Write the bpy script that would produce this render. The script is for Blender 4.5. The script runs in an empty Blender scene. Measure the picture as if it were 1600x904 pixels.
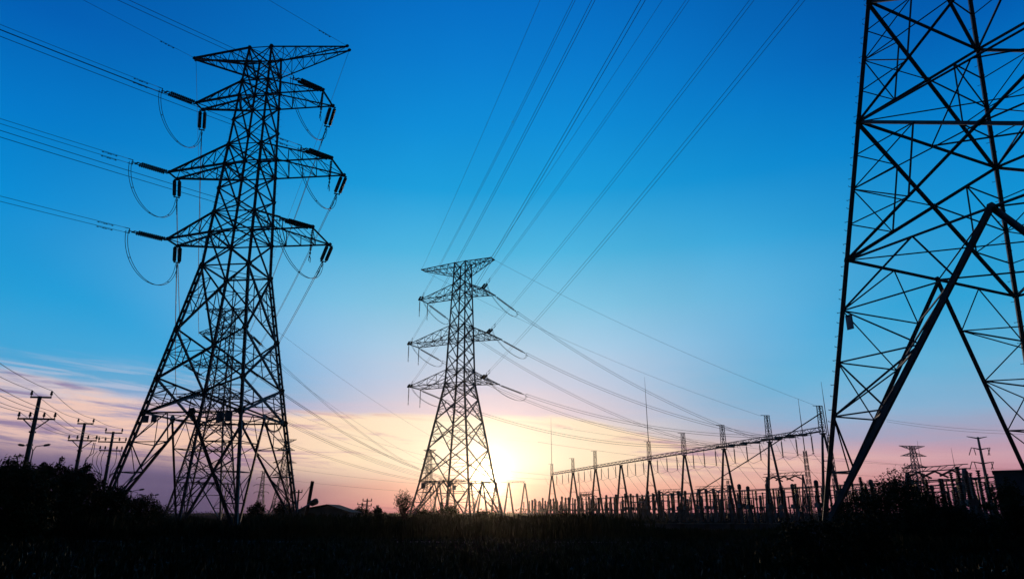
import bpy, math, random
from mathutils import Vector, Matrix, Quaternion
random.seed(7)
R = math.radians
sc = bpy.context.scene
COL = sc.collection

# ------------------------------------------------------------------ camera
CAMZ = 1.7
PITCH = R(17.94)
FPX = 1077.5                       # focal length in pixels of a 1600 px wide picture
cam_d = bpy.data.cameras.new('camera')
cam_d.sensor_width = 36.0
cam_d.lens = FPX * 36.0 / 1600.0
cam_d.clip_start = 0.1
cam_d.clip_end = 20000
cam = bpy.data.objects.new('camera', cam_d)
COL.objects.link(cam)
cam.location = (0, 0, CAMZ)
cam.rotation_euler = (math.pi / 2 + PITCH, 0, 0)
sc.camera = cam

# ------------------------------------------------------------------ sky, sun, exposure
SUN_AZ = R(-2.1)                   # from +Y towards +X
SUN_EL = R(2.75)
SUN_DIR = Vector((math.sin(SUN_AZ) * math.cos(SUN_EL), math.cos(SUN_AZ) * math.cos(SUN_EL), math.sin(SUN_EL)))

def lin(c):
    return tuple(((v / 255) / 12.92 if v / 255 <= 0.04045 else ((v / 255 + 0.055) / 1.055) ** 2.4) for v in c) + (1.0,)

world = bpy.data.worlds.new('World')
sc.world = world
world.use_nodes = True
nt = world.node_tree
nt.nodes.clear()
def N(tree, t, **kw):
    n = tree.nodes.new(t)
    for k, v in kw.items():
        setattr(n, k, v)
    return n
def val(tree, op, a, b=None, c=None, clamp=False):
    n = tree.nodes.new('ShaderNodeMath'); n.operation = op; n.use_clamp = clamp
    for i, x in enumerate((a, b, c)):
        if x is None: continue
        if isinstance(x, (int, float)): n.inputs[i].default_value = x
        else: tree.links.new(x, n.inputs[i])
    return n.outputs[0]
def mapr(tree, x, a, b, c, d, smooth=True):
    n = tree.nodes.new('ShaderNodeMapRange')
    n.interpolation_type = 'SMOOTHSTEP' if smooth else 'LINEAR'
    tree.links.new(x, n.inputs['Value'])
    for k, v in zip(('From Min', 'From Max', 'To Min', 'To Max'), (a, b, c, d)): n.inputs[k].default_value = v
    return n.outputs['Result']
def mixc(tree, f, a, b, mode='MIX'):
    n = tree.nodes.new('ShaderNodeMix'); n.data_type = 'RGBA'; n.blend_type = mode
    if mode == 'MIX': n.clamp_factor = True
    for s, x in ((n.inputs[0], f), (n.inputs[6], a), (n.inputs[7], b)):
        if isinstance(x, (int, float)): s.default_value = x
        elif isinstance(x, tuple): s.default_value = x
        else: tree.links.new(x, s)
    return n.outputs[2]
def ramp(tree, x, stops):
    n = tree.nodes.new('ShaderNodeValToRGB')
    cr = n.color_ramp
    while len(cr.elements) > 1: cr.elements.remove(cr.elements[-1])
    cr.elements[0].position = stops[0][0]; cr.elements[0].color = lin(stops[0][1])
    for p, c in stops[1:]:
        e = cr.elements.new(p); e.color = lin(c)
    tree.links.new(x, n.inputs[0])
    return n.outputs[0]

tc = N(nt, 'ShaderNodeTexCoord')
sep = N(nt, 'ShaderNodeSeparateXYZ')
nt.links.new(tc.outputs['Generated'], sep.inputs[0])
DX, DY, DZ = sep.outputs
azi = val(nt, 'MULTIPLY', val(nt, 'ARCTAN2', DX, DY), 180 / math.pi)          # degrees, 0 = straight ahead
ele = val(nt, 'MULTIPLY', val(nt, 'ARCSINE', DZ), 180 / math.pi)              # degrees
dotn = N(nt, 'ShaderNodeVectorMath', operation='DOT_PRODUCT')
nt.links.new(tc.outputs['Generated'], dotn.inputs[0]); dotn.inputs[1].default_value = SUN_DIR
sang = val(nt, 'MULTIPLY', val(nt, 'ARCCOSINE', val(nt, 'MINIMUM', dotn.outputs['Value'], 0.9999999)), 180 / math.pi)
daz = val(nt, 'SUBTRACT', azi, math.degrees(SUN_AZ))
adaz = val(nt, 'ABSOLUTE', daz)
# long thin streaks: noise stretched along the horizon
def streak(sx, sy, scale, detail, rough, seed, tilt=0.0, dist=0.0):
    cmb = N(nt, 'ShaderNodeCombineXYZ')
    nt.links.new(val(nt, 'MULTIPLY', azi, sx), cmb.inputs[0])
    nt.links.new(val(nt, 'MULTIPLY', val(nt, 'ADD', ele, val(nt, 'MULTIPLY', azi, tilt)), sy), cmb.inputs[1])
    cmb.inputs[2].default_value = seed
    t = N(nt, 'ShaderNodeTexNoise')
    nt.links.new(cmb.outputs[0], t.inputs['Vector'])
    t.inputs['Scale'].default_value = scale; t.inputs['Detail'].default_value = detail
    t.inputs['Roughness'].default_value = rough; t.inputs['Distortion'].default_value = dist
    return t.outputs['Fac']
n_big = streak(0.05, 0.30, 1.0, 3, 0.5, 3.3, 0.02, 0.4)
n_mid = streak(0.085, 0.85, 1.0, 7, 0.62, 9.1, 0.05, 1.1)
n_fine = streak(0.16, 2.6, 1.0, 6, 0.62, 1.7, 0.06, 0.5)
warp = val(nt, 'ADD', val(nt, 'MULTIPLY', val(nt, 'SUBTRACT', n_big, 0.5), 2.2), val(nt, 'MULTIPLY', val(nt, 'SUBTRACT', n_mid, 0.5), 1.8))
lowband = mapr(nt, ele, 9.0, 15.0, 1.0, 0.0)
ele_w = val(nt, 'ADD', ele, val(nt, 'MULTIPLY', warp, lowband))
e01 = val(nt, 'DIVIDE', ele, 90.0)
w01 = val(nt, 'DIVIDE', ele_w, 90.0)
def S(*st): return [(e / 90.0, c) for e, c in st]
sun_ramp = S((-2, (200, 120, 125)), (0, (232, 146, 140)), (2.2, (252, 190, 160)), (4.5, (255, 226, 196)), (6.6, (252, 226, 208)),
             (7.6, (232, 208, 212)), (10, (208, 206, 222)), (13, (174, 206, 229)), (16.5, (130, 197, 226)), (21, (72, 179, 222)),
             (26, (14, 156, 217)), (31, (0, 139, 212)), (36, (0, 122, 203)), (41, (0, 107, 193)), (55, (0, 38, 96)), (88, (0, 10, 32)))
far_ramp = S((-2, (70, 60, 100)), (0, (82, 72, 106)), (2.4, (100, 86, 120)), (4, (124, 106, 138)), (5.6, (158, 142, 172)),
             (7.4, (150, 164, 200)), (8.8, (98, 166, 208)), (11, (62, 164, 215)), (14.4, (34, 156, 214)), (20.6, (2, 138, 210)),
             (26.7, (0, 119, 199)), (33, (0, 93, 177)), (41, (0, 74, 154)), (55, (0, 30, 80)), (88, (0, 10, 32)))
right_ramp = S((-2, (120, 84, 114)), (0, (148, 94, 120)), (2.0, (184, 122, 142)), (3.6, (204, 154, 168)), (5.2, (166, 162, 188)),
               (7.4, (136, 176, 209)), (10, (98, 176, 215)), (14.4, (48, 164, 216)), (20.6, (14, 146, 212)),
               (27, (0, 124, 203)), (33, (0, 94, 179)), (41, (0, 74, 154)), (55, (0, 30, 80)), (88, (0, 10, 32)))
c_sun = ramp(nt, w01, sun_ramp)
c_l = ramp(nt, w01, far_ramp)
c_r = ramp(nt, w01, right_ramp)
side = mapr(nt, daz, -6, 6, 0, 1)
c_far = mixc(nt, side, c_l, c_r)
reach = val(nt, 'ADD', mapr(nt, ele, 8, 20, 22, 40), val(nt, 'MULTIPLY', side, mapr(nt, ele, 2.5, 6.5, 22, 3)))
away = mapr(nt, val(nt, 'DIVIDE', adaz, reach), 0.06, 1.0, 0.0, 1.0)
sky_c = mixc(nt, away, c_sun, c_far)
# clouds: a bank lit cream from behind, streaks of pink, violet gaps
lit = ramp(nt, val(nt, 'DIVIDE', adaz, 45.0), [(0.0, (255, 244, 216)), (0.22, (255, 228, 190)), (0.5, (252, 204, 174)), (1.0, (240, 203, 196))])
shade = ramp(nt, val(nt, 'DIVIDE', adaz, 45.0), [(0.0, (250, 200, 168)), (0.3, (186, 144, 162)), (1.0, (122, 116, 158))])
band_top = val(nt, 'ADD', 7.6, val(nt, 'MULTIPLY', mapr(nt, daz, -22, -34, 0, 1), 1.6))
band_top = val(nt, 'SUBTRACT', band_top, val(nt, 'MULTIPLY', mapr(nt, daz, 5, 22, 0, 1), 3.4))
rel = val(nt, 'SUBTRACT', band_top, val(nt, 'ADD', ele, val(nt, 'MULTIPLY', val(nt, 'SUBTRACT', n_mid, 0.5), 1.6)))
m_top = mapr(nt, rel, -0.1, 0.55, 0.0, 1.0)
m_bot = mapr(nt, val(nt, 'SUBTRACT', ele, mapr(nt, adaz, 12, 34, 0.0, 1.4)), 1.8, 4.2, 0.0, 1.0)
m_noise = mapr(nt, val(nt, 'ADD', val(nt, 'ADD', val(nt, 'MULTIPLY', n_mid, 0.65), val(nt, 'MULTIPLY', n_fine, 0.35)), mapr(nt, adaz, 4, 24, 0.12, 0.0)), 0.41, 0.55, 0.0, 1.0)
m_lit = val(nt, 'MULTIPLY', val(nt, 'MULTIPLY', m_top, m_bot), m_noise)
m_shade = val(nt, 'MULTIPLY', val(nt, 'MULTIPLY', m_top, m_bot), mapr(nt, val(nt, 'ADD', n_mid, mapr(nt, adaz, 2, 18, 0.08, 0.0)), 0.52, 0.38, 0.0, 0.85))
sky_c = mixc(nt, m_shade, sky_c, shade)
sky_c = mixc(nt, val(nt, 'MULTIPLY', m_lit, 0.85), sky_c, lit)
# high thin veil above the bank on the left
m_veil = val(nt, 'MULTIPLY', val(nt, 'MULTIPLY', mapr(nt, ele, 6.5, 8.3, 0, 1), mapr(nt, ele, 11.2, 8.8, 0, 1)),
             val(nt, 'MULTIPLY', mapr(nt, daz, -12, -28, 0, 1), mapr(nt, n_fine, 0.44, 0.66, 0, 0.6)))
sky_c = mixc(nt, m_veil, sky_c, lin((190, 196, 216)))
# aureole of the low sun
g1 = val(nt, 'MULTIPLY', val(nt, 'POWER', math.e, val(nt, 'MULTIPLY', val(nt, 'POWER', val(nt, 'DIVIDE', sang, 1.1), 2.0), -1.0)), 5.0)
g2 = val(nt, 'MULTIPLY', val(nt, 'POWER', math.e, val(nt, 'DIVIDE', sang, -2.3)), 0.34)
g3 = val(nt, 'MULTIPLY', val(nt, 'POWER', math.e, val(nt, 'DIVIDE', sang, -9.0)), 0.10)
def scale_c(f, col):
    n = N(nt, 'ShaderNodeVectorMath', operation='SCALE'); n.inputs[0].default_value = col[:3]
    nt.links.new(f, n.inputs['Scale']); return n.outputs[0]
def addv(a, b):
    n = N(nt, 'ShaderNodeVectorMath', operation='ADD'); nt.links.new(a, n.inputs[0]); nt.links.new(b, n.inputs[1]); return n.outputs[0]
sky_v = addv(addv(addv(sky_c, scale_c(g1, (1.0, 0.86, 0.55))), scale_c(g2, (1.0, 0.68, 0.30))), scale_c(g3, (1.0, 0.62, 0.40)))
# barely uneven high haze
veil = N(nt, 'ShaderNodeTexNoise'); veil.inputs['Scale'].default_value = 3.0; veil.inputs['Detail'].default_value = 5
nt.links.new(tc.outputs['Generated'], veil.inputs['Vector'])
vs = N(nt, 'ShaderNodeVectorMath', operation='SCALE'); nt.links.new(sky_v, vs.inputs[0]); nt.links.new(mapr(nt, veil.outputs['Fac'], .3, .7, .965, 1.035), vs.inputs['Scale']); sky_v = vs.outputs[0]
# the sky opposite the sunset is already dark
dusk = mapr(nt, adaz, 46, 90, 1.0, 0.04)
nsc = N(nt, 'ShaderNodeVectorMath', operation='SCALE'); nt.links.new(sky_v, nsc.inputs[0]); nt.links.new(dusk, nsc.inputs['Scale'])
nish = N(nt, 'ShaderNodeTexSky', sky_type='NISHITA')
nish.sun_disc = False; nish.sun_elevation = SUN_EL; nish.sun_rotation = SUN_AZ; nish.ozone_density = 4.0; nish.dust_density = 1.0
nsky = N(nt, 'ShaderNodeVectorMath', operation='SCALE'); nt.links.new(nish.outputs[0], nsky.inputs[0]); nsky.inputs['Scale'].default_value = 0.002
bg = N(nt, 'ShaderNodeBackground'); bg.inputs['Strength'].default_value = 1.0
nt.links.new(addv(nsc.outputs[0], nsky.outputs[0]), bg.inputs['Color'])
wo = N(nt, 'ShaderNodeOutputWorld'); nt.links.new(bg.outputs[0], wo.inputs[0])

sun_d = bpy.data.lights.new('sun', 'SUN')
sun_d.energy = 0.5; sun_d.angle = R(1.5); sun_d.color = (1.0, 0.66, 0.36)
sun = bpy.data.objects.new('sun', sun_d); COL.objects.link(sun)
sun.rotation_euler = SUN_DIR.to_track_quat('Z', 'Y').to_euler()

sc.view_settings.view_transform = 'Standard'
sc.view_settings.look = 'None'
sc.view_settings.exposure = 0.0
sc.view_settings.gamma = 1.0
sc.cycles.max_bounces = 4
sc.cycles.diffuse_bounces = 2
sc.cycles.use_denoising = True
sc.cycles.denoiser = 'OPENIMAGEDENOISE'
sc.cycles.denoising_input_passes = 'RGB_ALBEDO_NORMAL'
sc.cycles.denoising_prefilter = 'ACCURATE'

# ------------------------------------------------------------------ materials
def material(name, c1, c2, scale=4.0, rough=0.7, metal=0.0, spec=0.3, bump=0.0, detail=6):
    m = bpy.data.materials.new(name); m.use_nodes = True
    t = m.node_tree; b = t.nodes['Principled BSDF']
    co = N(t, 'ShaderNodeTexCoord'); no = N(t, 'ShaderNodeTexNoise')
    no.inputs['Scale'].default_value = scale; no.inputs['Detail'].default_value = detail
    t.links.new(co.outputs['Object'], no.inputs['Vector'])
    col = mixc(t, mapr(t, no.outputs['Fac'], 0.3, 0.7, 0, 1), tuple(c1) + (1,), tuple(c2) + (1,))
    t.links.new(col, b.inputs['Base Color'])
    b.inputs['Roughness'].default_value = rough; b.inputs['Metallic'].default_value = metal
    b.inputs['Specular IOR Level'].default_value = spec
    if bump:
        bp = N(t, 'ShaderNodeBump'); bp.inputs['Strength'].default_value = bump
        t.links.new(no.outputs['Fac'], bp.inputs['Height']); t.links.new(bp.outputs[0], b.inputs['Normal'])
    return m
M = {
 'steel': material('galvanised_steel', (.10, .11, .125), (.18, .19, .21), 3.0, .6, .2, .3),
 'wire': material('aluminium_cable', (.10, .10, .11), (.16, .16, .17), 2.0, .55, .4, .3),
 'porcelain': material('brown_porcelain', (.030, .020, .017), (.05, .03, .022), 6.0, .4, 0, .3),
 'concrete': material('concrete', (.15, .15, .15), (.24, .235, .23), 1.5, .9, 0, .2, .3),
 'paint': material('grey_equipment_paint', (.11, .125, .145), (.16, .175, .20), 2.0, .6, 0, .25),
 'plate': material('enamel_plate', (.25, .30, .38), (.34, .40, .48), 3.0, .4, 0, .4),
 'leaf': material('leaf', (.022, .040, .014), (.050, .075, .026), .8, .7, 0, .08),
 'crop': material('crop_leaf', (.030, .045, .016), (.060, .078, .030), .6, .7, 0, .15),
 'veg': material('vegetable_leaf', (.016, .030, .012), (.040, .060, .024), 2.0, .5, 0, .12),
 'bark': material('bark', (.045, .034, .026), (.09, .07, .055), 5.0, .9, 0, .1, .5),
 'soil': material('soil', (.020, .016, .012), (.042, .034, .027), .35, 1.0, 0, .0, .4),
 'path': material('path_dirt', (.10, .085, .075), (.17, .145, .13), .6, .95, 0, .1, .3),
 'wall': material('rendered_wall', (.20, .22, .25), (.30, .32, .35), .8, .85, 0, .2, .2),
 'tile': material('roof_tile', (.10, .045, .035), (.16, .07, .05), 2.0, .85, 0, .2, .3),
 'hedge': material('hedge_leaf', (.018, .034, .012), (.045, .066, .024), .9, .65, 0, .2),
}

# ------------------------------------------------------------------ mesh builder
class MB:
    def __init__(s): s.v = []; s.f = []
    def quad_prism(s, A, B):
        i = len(s.v); n = len(A); s.v += [tuple(x) for x in A] + [tuple(x) for x in B]
        for k in range(n):
            j = (k + 1) % n; s.f.append((i + k, i + j, i + n + j, i + n + k))
        s.f.append(tuple(range(i + n - 1, i - 1, -1))); s.f.append(tuple(range(i + n, i + 2 * n)))
    def frame(s, p, q, up=None):
        d = (q - p)
        if d.length < 1e-6: return None
        d.normalize(); u = up or Vector((0, 0, 1))
        if abs(d.dot(u)) > .97: u = Vector((0, 1, 0)) if abs(d.y) < .9 else Vector((1, 0, 0))
        a = d.cross(u).normalized(); b = a.cross(d).normalized()
        return d, a, b
    def bar(s, p, q, w, h=None, up=None):
        p = Vector(p); q = Vector(q); fr = s.frame(p, q, up)
        if not fr: return
        d, a, b = fr; h = h or w; a = a * (w / 2); b = b * (h / 2)
        s.quad_prism([p - a - b, p + a - b, p + a + b, p - a + b], [q - a - b, q + a - b, q + a + b, q - a + b])
    def angle(s, p, q, w, up=None):
        p = Vector(p); q = Vector(q); fr = s.frame(p, q, up)
        if not fr: return
        d, a, b = fr; t = max(.012, w * .12)
        o = -a * (w / 2) - b * (w / 2)
        P = [Vector((0, 0, 0)), a * w, a * w + b * t, a * t + b * t, a * t + b * w, b * w]
        s.quad_prism([p + o + x for x in P], [q + o + x for x in P])
    def tube(s, pts, r, n=6, cap=True):
        pts = [Vector(p) for p in pts]; i0 = len(s.v); m = len(pts)
        rr = r if isinstance(r, (list, tuple)) else [r] * m
        pa = None
        for k, p in enumerate(pts):
            d = (pts[min(k + 1, m - 1)] - pts[max(k - 1, 0)])
            d = d.normalized() if d.length > 1e-9 else Vector((0, 0, 1))
            if pa is None:
                u = Vector((0, 0, 1)) if abs(d.z) < .95 else Vector((1, 0, 0)); a = d.cross(u).normalized()
            else:
                a = (pa - d * pa.dot(d))
                a = a.normalized() if a.length > 1e-6 else d.orthogonal().normalized()
            pa = a; b = d.cross(a)
            for j in range(n):
                th = 2 * math.pi * j / n
                s.v.append(tuple(p + (a * math.cos(th) + b * math.sin(th)) * rr[k]))
        for k in range(m - 1):
            for j in range(n):
                a0 = i0 + k * n + j; a1 = i0 + k * n + (j + 1) % n
                s.f.append((a0, a1, a1 + n, a0 + n))
        if cap:
            s.f.append(tuple(range(i0 + n - 1, i0 - 1, -1))); s.f.append(tuple(range(i0 + (m - 1) * n, i0 + m * n)))
    def lathe(s, p, q, prof, n=10):        # prof: list of (t along p-q, radius)
        p = Vector(p); q = Vector(q)
        s.tube([p + (q - p) * t for t, _ in prof], [r for _, r in prof], n)
    def box(s, c, size, rot=None):
        c = Vector(c); x, y, z = (k / 2 for k in size); m = rot or Matrix.Identity(3)
        P = [Vector((sx * x, sy * y, -z)) for sx, sy in ((-1, -1), (1, -1), (1, 1), (-1, 1))]
        s.quad_prism([c + m @ k for k in P], [c + m @ (k + Vector((0, 0, 2 * z))) for k in P])
    def plate(s, c, nrm, r, t, n=6):
        nrm = Vector(nrm).normalized(); a = nrm.orthogonal().normalized(); b = nrm.cross(a); c = Vector(c)
        P = [(a * math.cos(2 * math.pi * k / n + .4) + b * math.sin(2 * math.pi * k / n + .4)) * r for k in range(n)]
        s.quad_prism([c + x - nrm * t / 2 for x in P], [c + x + nrm * t / 2 for x in P])
    def build(s, name, mat, parent=None, smooth=False):
        me = bpy.data.meshes.new(name); me.from_pydata(s.v, [], s.f); me.materials.append(mat)
        if smooth: me.polygons.foreach_set('use_smooth', [True] * len(me.polygons))
        me.update()
        o = bpy.data.objects.new(name, me); COL.objects.link(o)
        if parent: o.parent = parent
        return o
def tag(o, label=None, cat=None, group=None, kind=None):
    if label: o['label'] = label
    if cat: o['category'] = cat
    if group: o['group'] = group
    if kind: o['kind'] = kind
    return o
def empty(name, loc, rz=0.0, label=None, cat=None, group=None):
    o = bpy.data.objects.new(name, None); COL.objects.link(o)
    o.location = loc; o.rotation_euler = (0, 0, rz); o.empty_display_size = .5
    return tag(o, label, cat, group, 'thing' if label else None)
def copy_tree(o, parent=None):
    c = o.copy(); COL.objects.link(c)
    if parent: c.parent = parent
    for ch in o.children: copy_tree(ch, c)
    return c
def ray(x, y):
    r = Vector(((x - 800) / FPX, 1, (452 - y) / FPX)); c, s_ = math.cos(PITCH), math.sin(PITCH)
    return Vector((r.x, r.y * c - r.z * s_, r.y * s_ + r.z * c))
def at(x, y, depth):                       # the point of the place seen at a picture position, at a given distance ahead
    d = ray(x, y); return Vector((0, 0, CAMZ)) + d * (depth / d.y)
def ground_at(x, depth):
    p = at(x, 801, depth); return Vector((p.x, p.y, 0))
def lerp(a, b, t): return a + (b - a) * t

# ------------------------------------------------------------------ the ground
def sheet(name, pts, z, mat, label=None):
    me = bpy.data.meshes.new(name); me.from_pydata([(x, y, z) for x, y in pts], [], [tuple(range(len(pts)))]); me.materials.append(mat)
    o = bpy.data.objects.new(name, me); COL.objects.link(o); o['kind'] = 'structure'; return o
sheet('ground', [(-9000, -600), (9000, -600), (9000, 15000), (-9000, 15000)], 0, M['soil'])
sheet('field_path', [(-30, 46.2), (-2, 44.6), (10, 44.2), (10, 45.6), (-2, 46.2), (-30, 47.8)], .004, M['path'])

# ------------------------------------------------------------------ lattice towers
SGN = [(-1, -1), (1, -1), (1, 1), (-1, 1)]          # corners going round: near left, near right, far right, far left
class Tower:
    def __init__(s, X, Y, yaw, levels, w0, z0=0.0):
        s.X, s.Y, s.yaw, s.z0, s.w0 = X, Y, yaw, z0, w0
        s.lv = levels                                  # list of (name, z, half width), from the lowest strut up
        s.d = {n: (z, w) for n, z, w in levels}
    def world(s, p):
        c, n = math.cos(s.yaw), math.sin(s.yaw)
        return Vector((s.X + p[0] * c - p[1] * n, s.Y + p[0] * n + p[1] * c, p[2]))
    def half(s, z):
        L = [('foot', s.z0, s.w0)] + s.lv
        for (a, za, wa), (b, zb, wb) in zip(L, L[1:]):
            if z <= zb + 1e-6: return wa + (wb - wa) * (z - za) / (zb - za)
        return L[-1][2]
    def cor(s, k, z):
        w = s.half(z); return Vector((SGN[k % 4][0] * w, SGN[k % 4][1] * w, z))

def lattice_tower(T, name, label, cat, sizes, cuts, arms, near=True, bolts=(), group=None, twin_leg=False, plinth=False,
                  base_n=4, strut='strut', red=True, plates=(), diaph=(), waist=None, kf=1.15):
    """sizes: leg, diag, strut, small; cuts: heights of the X panels above the strut; arms: (part, flat level, sloping level, xL, xR, dyL, dyR, n)"""
    LEG, DG, ST, SM = sizes
    root = empty(name, (T.X, T.Y, 0), T.yaw, label, cat, group)
    steel = M['steel']
    top = T.lv[-1][1]
    zs = T.d[strut][0]
    waist = waist or T.lv[1][1]
    # legs
    for k in range(4):
        m = MB()
        breaks = [T.z0] + [z for _, z, _ in T.lv]
        cx, cy = SGN[k]
        for za, zb in zip(breaks, breaks[1:]):
            a, b = T.cor(k, za), T.cor(k, zb)
            big = zb <= waist + .01
            w = LEG if big else (LEG * (.85 if zb < T.lv[-1][1] * .8 else .68) if not twin_leg else LEG * (.56 if zb < T.lv[-1][1] * .8 else .46))
            if twin_leg and big:
                d = (b - a).normalized(); sd = d.cross(Vector((-cx, cy, 0)).normalized()).normalized() * (w * .33)
                m.angle(a + sd, b + sd, w * .40); m.angle(a - sd, b - sd, w * .40)
                n = max(2, int((b - a).length / .9))
                for i in range(n + 1):
                    c = lerp(a, b, i / n); m.bar(c - d * .12, c + d * .12, w * .80, w * .16, Vector((cx, cy, 0)))
            elif near:
                m.angle(a, b, w, Vector((cx, cy, 0)))
                m.angle(a, b, w, Vector((-cx, -cy, 0)))
            else:
                m.bar(a, b, w)
        if k in bolts:
            mb = m; z = T.z0 + 2.2; i = 0
            while z < top * .96:
                c = T.cor(k, z); out = Vector((cx, 0, 0)) if i % 2 == 0 else Vector((0, cy, 0))
                e = c + out * (LEG * .5 + .15); mb.tube([c, e, e + Vector((0, 0, .035))], .011, 4); z += .42; i += 1
        lg = m.build('leg', steel, root)
        if plinth:
            mp = MB(); c = T.cor(k, T.z0)
            mp.quad_prism([(c.x + x * .44, c.y + y * .44, 0) for x, y in SGN], [(c.x + x * .34, c.y + y * .34, T.z0 + .06) for x, y in SGN])
            mp.build('plinth', M['concrete'], root)
    m = MB()
    mem = m.angle if near else m.bar
    def redund(a0, a1, c, n):
        """secondary members in the triangle leg a0-a1, crossing point c"""
        if n <= 1:
            return
        L = [lerp(a0, a1, i / 4) for i in range(5)]
        D1, U1 = lerp(a0, c, .5), lerp(a1, c, .5)
        mem(L[2], c if n > 2 else lerp(L[2], c, .98), SM)
        mem(L[1], D1, SM); mem(L[2], D1, SM); mem(L[2], U1, SM); mem(L[3], U1, SM)
        if n > 2: mem(D1, U1, SM)
    zc = list(cuts)
    for za, zb in zip(zc, zc[1:]):
        low = zb <= waist + .01
        dg = DG if low else DG * .8
        for k in range(4):
            a0, b0, a1, b1 = T.cor(k, za), T.cor(k + 1, za), T.cor(k, zb), T.cor(k + 1, zb)
            nrm = (b0 - a0).cross(Vector((0, 0, 1))).normalized() * (.5 * dg)
            mem(a0 + nrm, b1 + nrm, dg); mem(b0 - nrm, a1 - nrm, dg)
            wa, wb = (b0 - a0).length, (b1 - a1).length
            t = wa / (wa + wb); c = lerp(a0, b1, t)
            if red and (low or near):
                n = 3 if (low and red > 1) else (2 if low else 1)
                redund(a0, a1, c, n); redund(b0, b1, c, n)
            if near or red: m.plate(c, nrm, dg * .95, .03)
    hz = set(zc) & {round(z, 4) for _, z, _ in T.lv} | {zc[0]} | {z for n_, z, _ in T.lv if n_ not in ('n1', 'n2')}
    for z in hz:
        for k in range(4):
            mem(T.cor(k, z), T.cor(k + 1, z), ST * (1 if z <= waist + .01 else .8))
        if near or red:
            mem(T.cor(0, z), T.cor(2, z), SM); mem(T.cor(1, z), T.cor(3, z), SM)
    for z in diaph:
        mid = [lerp(T.cor(k, z), T.cor(k + 1, z), .5) for k in range(4)]
        for k in range(4): mem(mid[k], mid[(k + 1) % 4], SM * 1.2)
    if near or red:                                   # gusset plates on the leg joints
        for z in list(hz) + zc:
            for k in range(4):
                c = T.cor(k, z)
                r = LEG * (.85 if z <= waist + .01 else .66)
                m.plate(c, (SGN[k][0], 0, 0), r, .03); m.plate(c, (0, SGN[k][1], 0), r, .03)
    m.build('body_bracing', steel, root)
    # the base: inverted V on each face from the middle of the strut to the feet
    m = MB(); mem = m.angle if near else m.bar
    for k in range(4):
        a, b = T.cor(k, zs), T.cor(k + 1, zs); fa, fb = T.cor(k, T.z0), T.cor(k + 1, T.z0)
        mid = lerp(a, b, .5); n_ = (b - a).cross(Vector((0, 0, 1))).normalized()
        mem(mid, fa, DG * kf); mem(mid, fb, DG * kf)
        if near or red: m.plate(mid, n_, LEG * 1.0, .04)
        n = base_n
        for p0, f, in ((a, fa), (b, fb)):
            Lg = [lerp(p0, f, i / n) for i in range(n + 1)]; Br = [lerp(mid, f, i / n) for i in range(n + 1)]
            for i in range(1, n):
                mem(Lg[i], Br[i], SM * 1.15)
            for i in range(0, n - 1):
                if i % 2 == 0: mem(Br[i] if i else lerp(p0, mid, .5), Lg[i + 1], SM * 1.1)
                else: mem(Lg[i], Br[i + 1], SM)
                mem(lerp(p0, mid, .5) if i == 0 else Lg[i], Br[i + 1], SM)
    for k in range(4):                                # hip ties between the braces of neighbouring faces
        f = T.cor(k, T.z0)
        m1 = lerp(T.cor(k, zs), T.cor(k + 1, zs), .5); m2 = lerp(T.cor(k, zs), T.cor(k - 1, zs), .5)
        n = base_n
        for i in range(1, n):
            mem(lerp(m1, f, i / n), lerp(m2, f, i / n), SM)
            if i < n - 1: mem(lerp(m1, f, i / n), lerp(m2, f, (i + 1) / n), SM)
    m.build('base_bracing', steel, root)
    # cross arms
    tips = {}
    for (pn, fl, sl, xL, xR, dL, dR, n) in arms:
        zf, wf = T.d[fl]; zs_, ws = T.d[sl]
        for sx, X, dy in ((-1, xL, dL), (1, xR, dR)):
            if X <= 0: continue
            m = MB(); mem = m.angle if near else m.bar
            Nn, Ff = Vector((sx * wf, -wf, zf)), Vector((sx * wf, wf, zf))
            N2, F2 = Vector((sx * ws, -ws, zs_)), Vector((sx * ws, ws, zs_))
            TN, TF = Vector((sx * X, -dy, zf)), Vector((sx * X, dy, zf))
            tips[(pn, fl, sx)] = (TN, TF)
            CH = ST * (1.25 if near else 1.0)
            for p, q in ((Nn, TN), (Ff, TF)): mem(p, q, CH)
            for p, q in ((N2, TN), (F2, TF)): mem(p, q, CH * .9)
            if dy > .5:
                mem(TN, TF, CH * 1.2)
            for i in range(n):
                t0, t1 = i / n, (i + 1) / n
                a0, a1, b0, b1 = lerp(Nn, TN, t0), lerp(Nn, TN, t1), lerp(Ff, TF, t0), lerp(Ff, TF, t1)
                c0, c1, d0, d1 = lerp(N2, TN, t0), lerp(N2, TN, t1), lerp(F2, TF, t0), lerp(F2, TF, t1)
                if i % 2 == 0: mem(a0, b1, SM)
                else: mem(b0, a1, SM)
                if i: mem(a0, b0, SM); mem(c0, d0, SM); mem(a0, c0, SM); mem(b0, d0, SM)
                if i < n - 1:
                    mem(c0, a1, SM); mem(d0, b1, SM)
            for c in (TN, TF): m.plate(c, (0, 1, 0), CH * 1.2, .05)
            m.build(pn, steel, root)
    for (px, py, pz, w, h) in plates:
        mp = MB(); mp.box((px, py, pz), (w, .02, h)); mp.build('sign_plate', M['plate'], root)
    return root, tips

BIG = 'lattice pylon'
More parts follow.
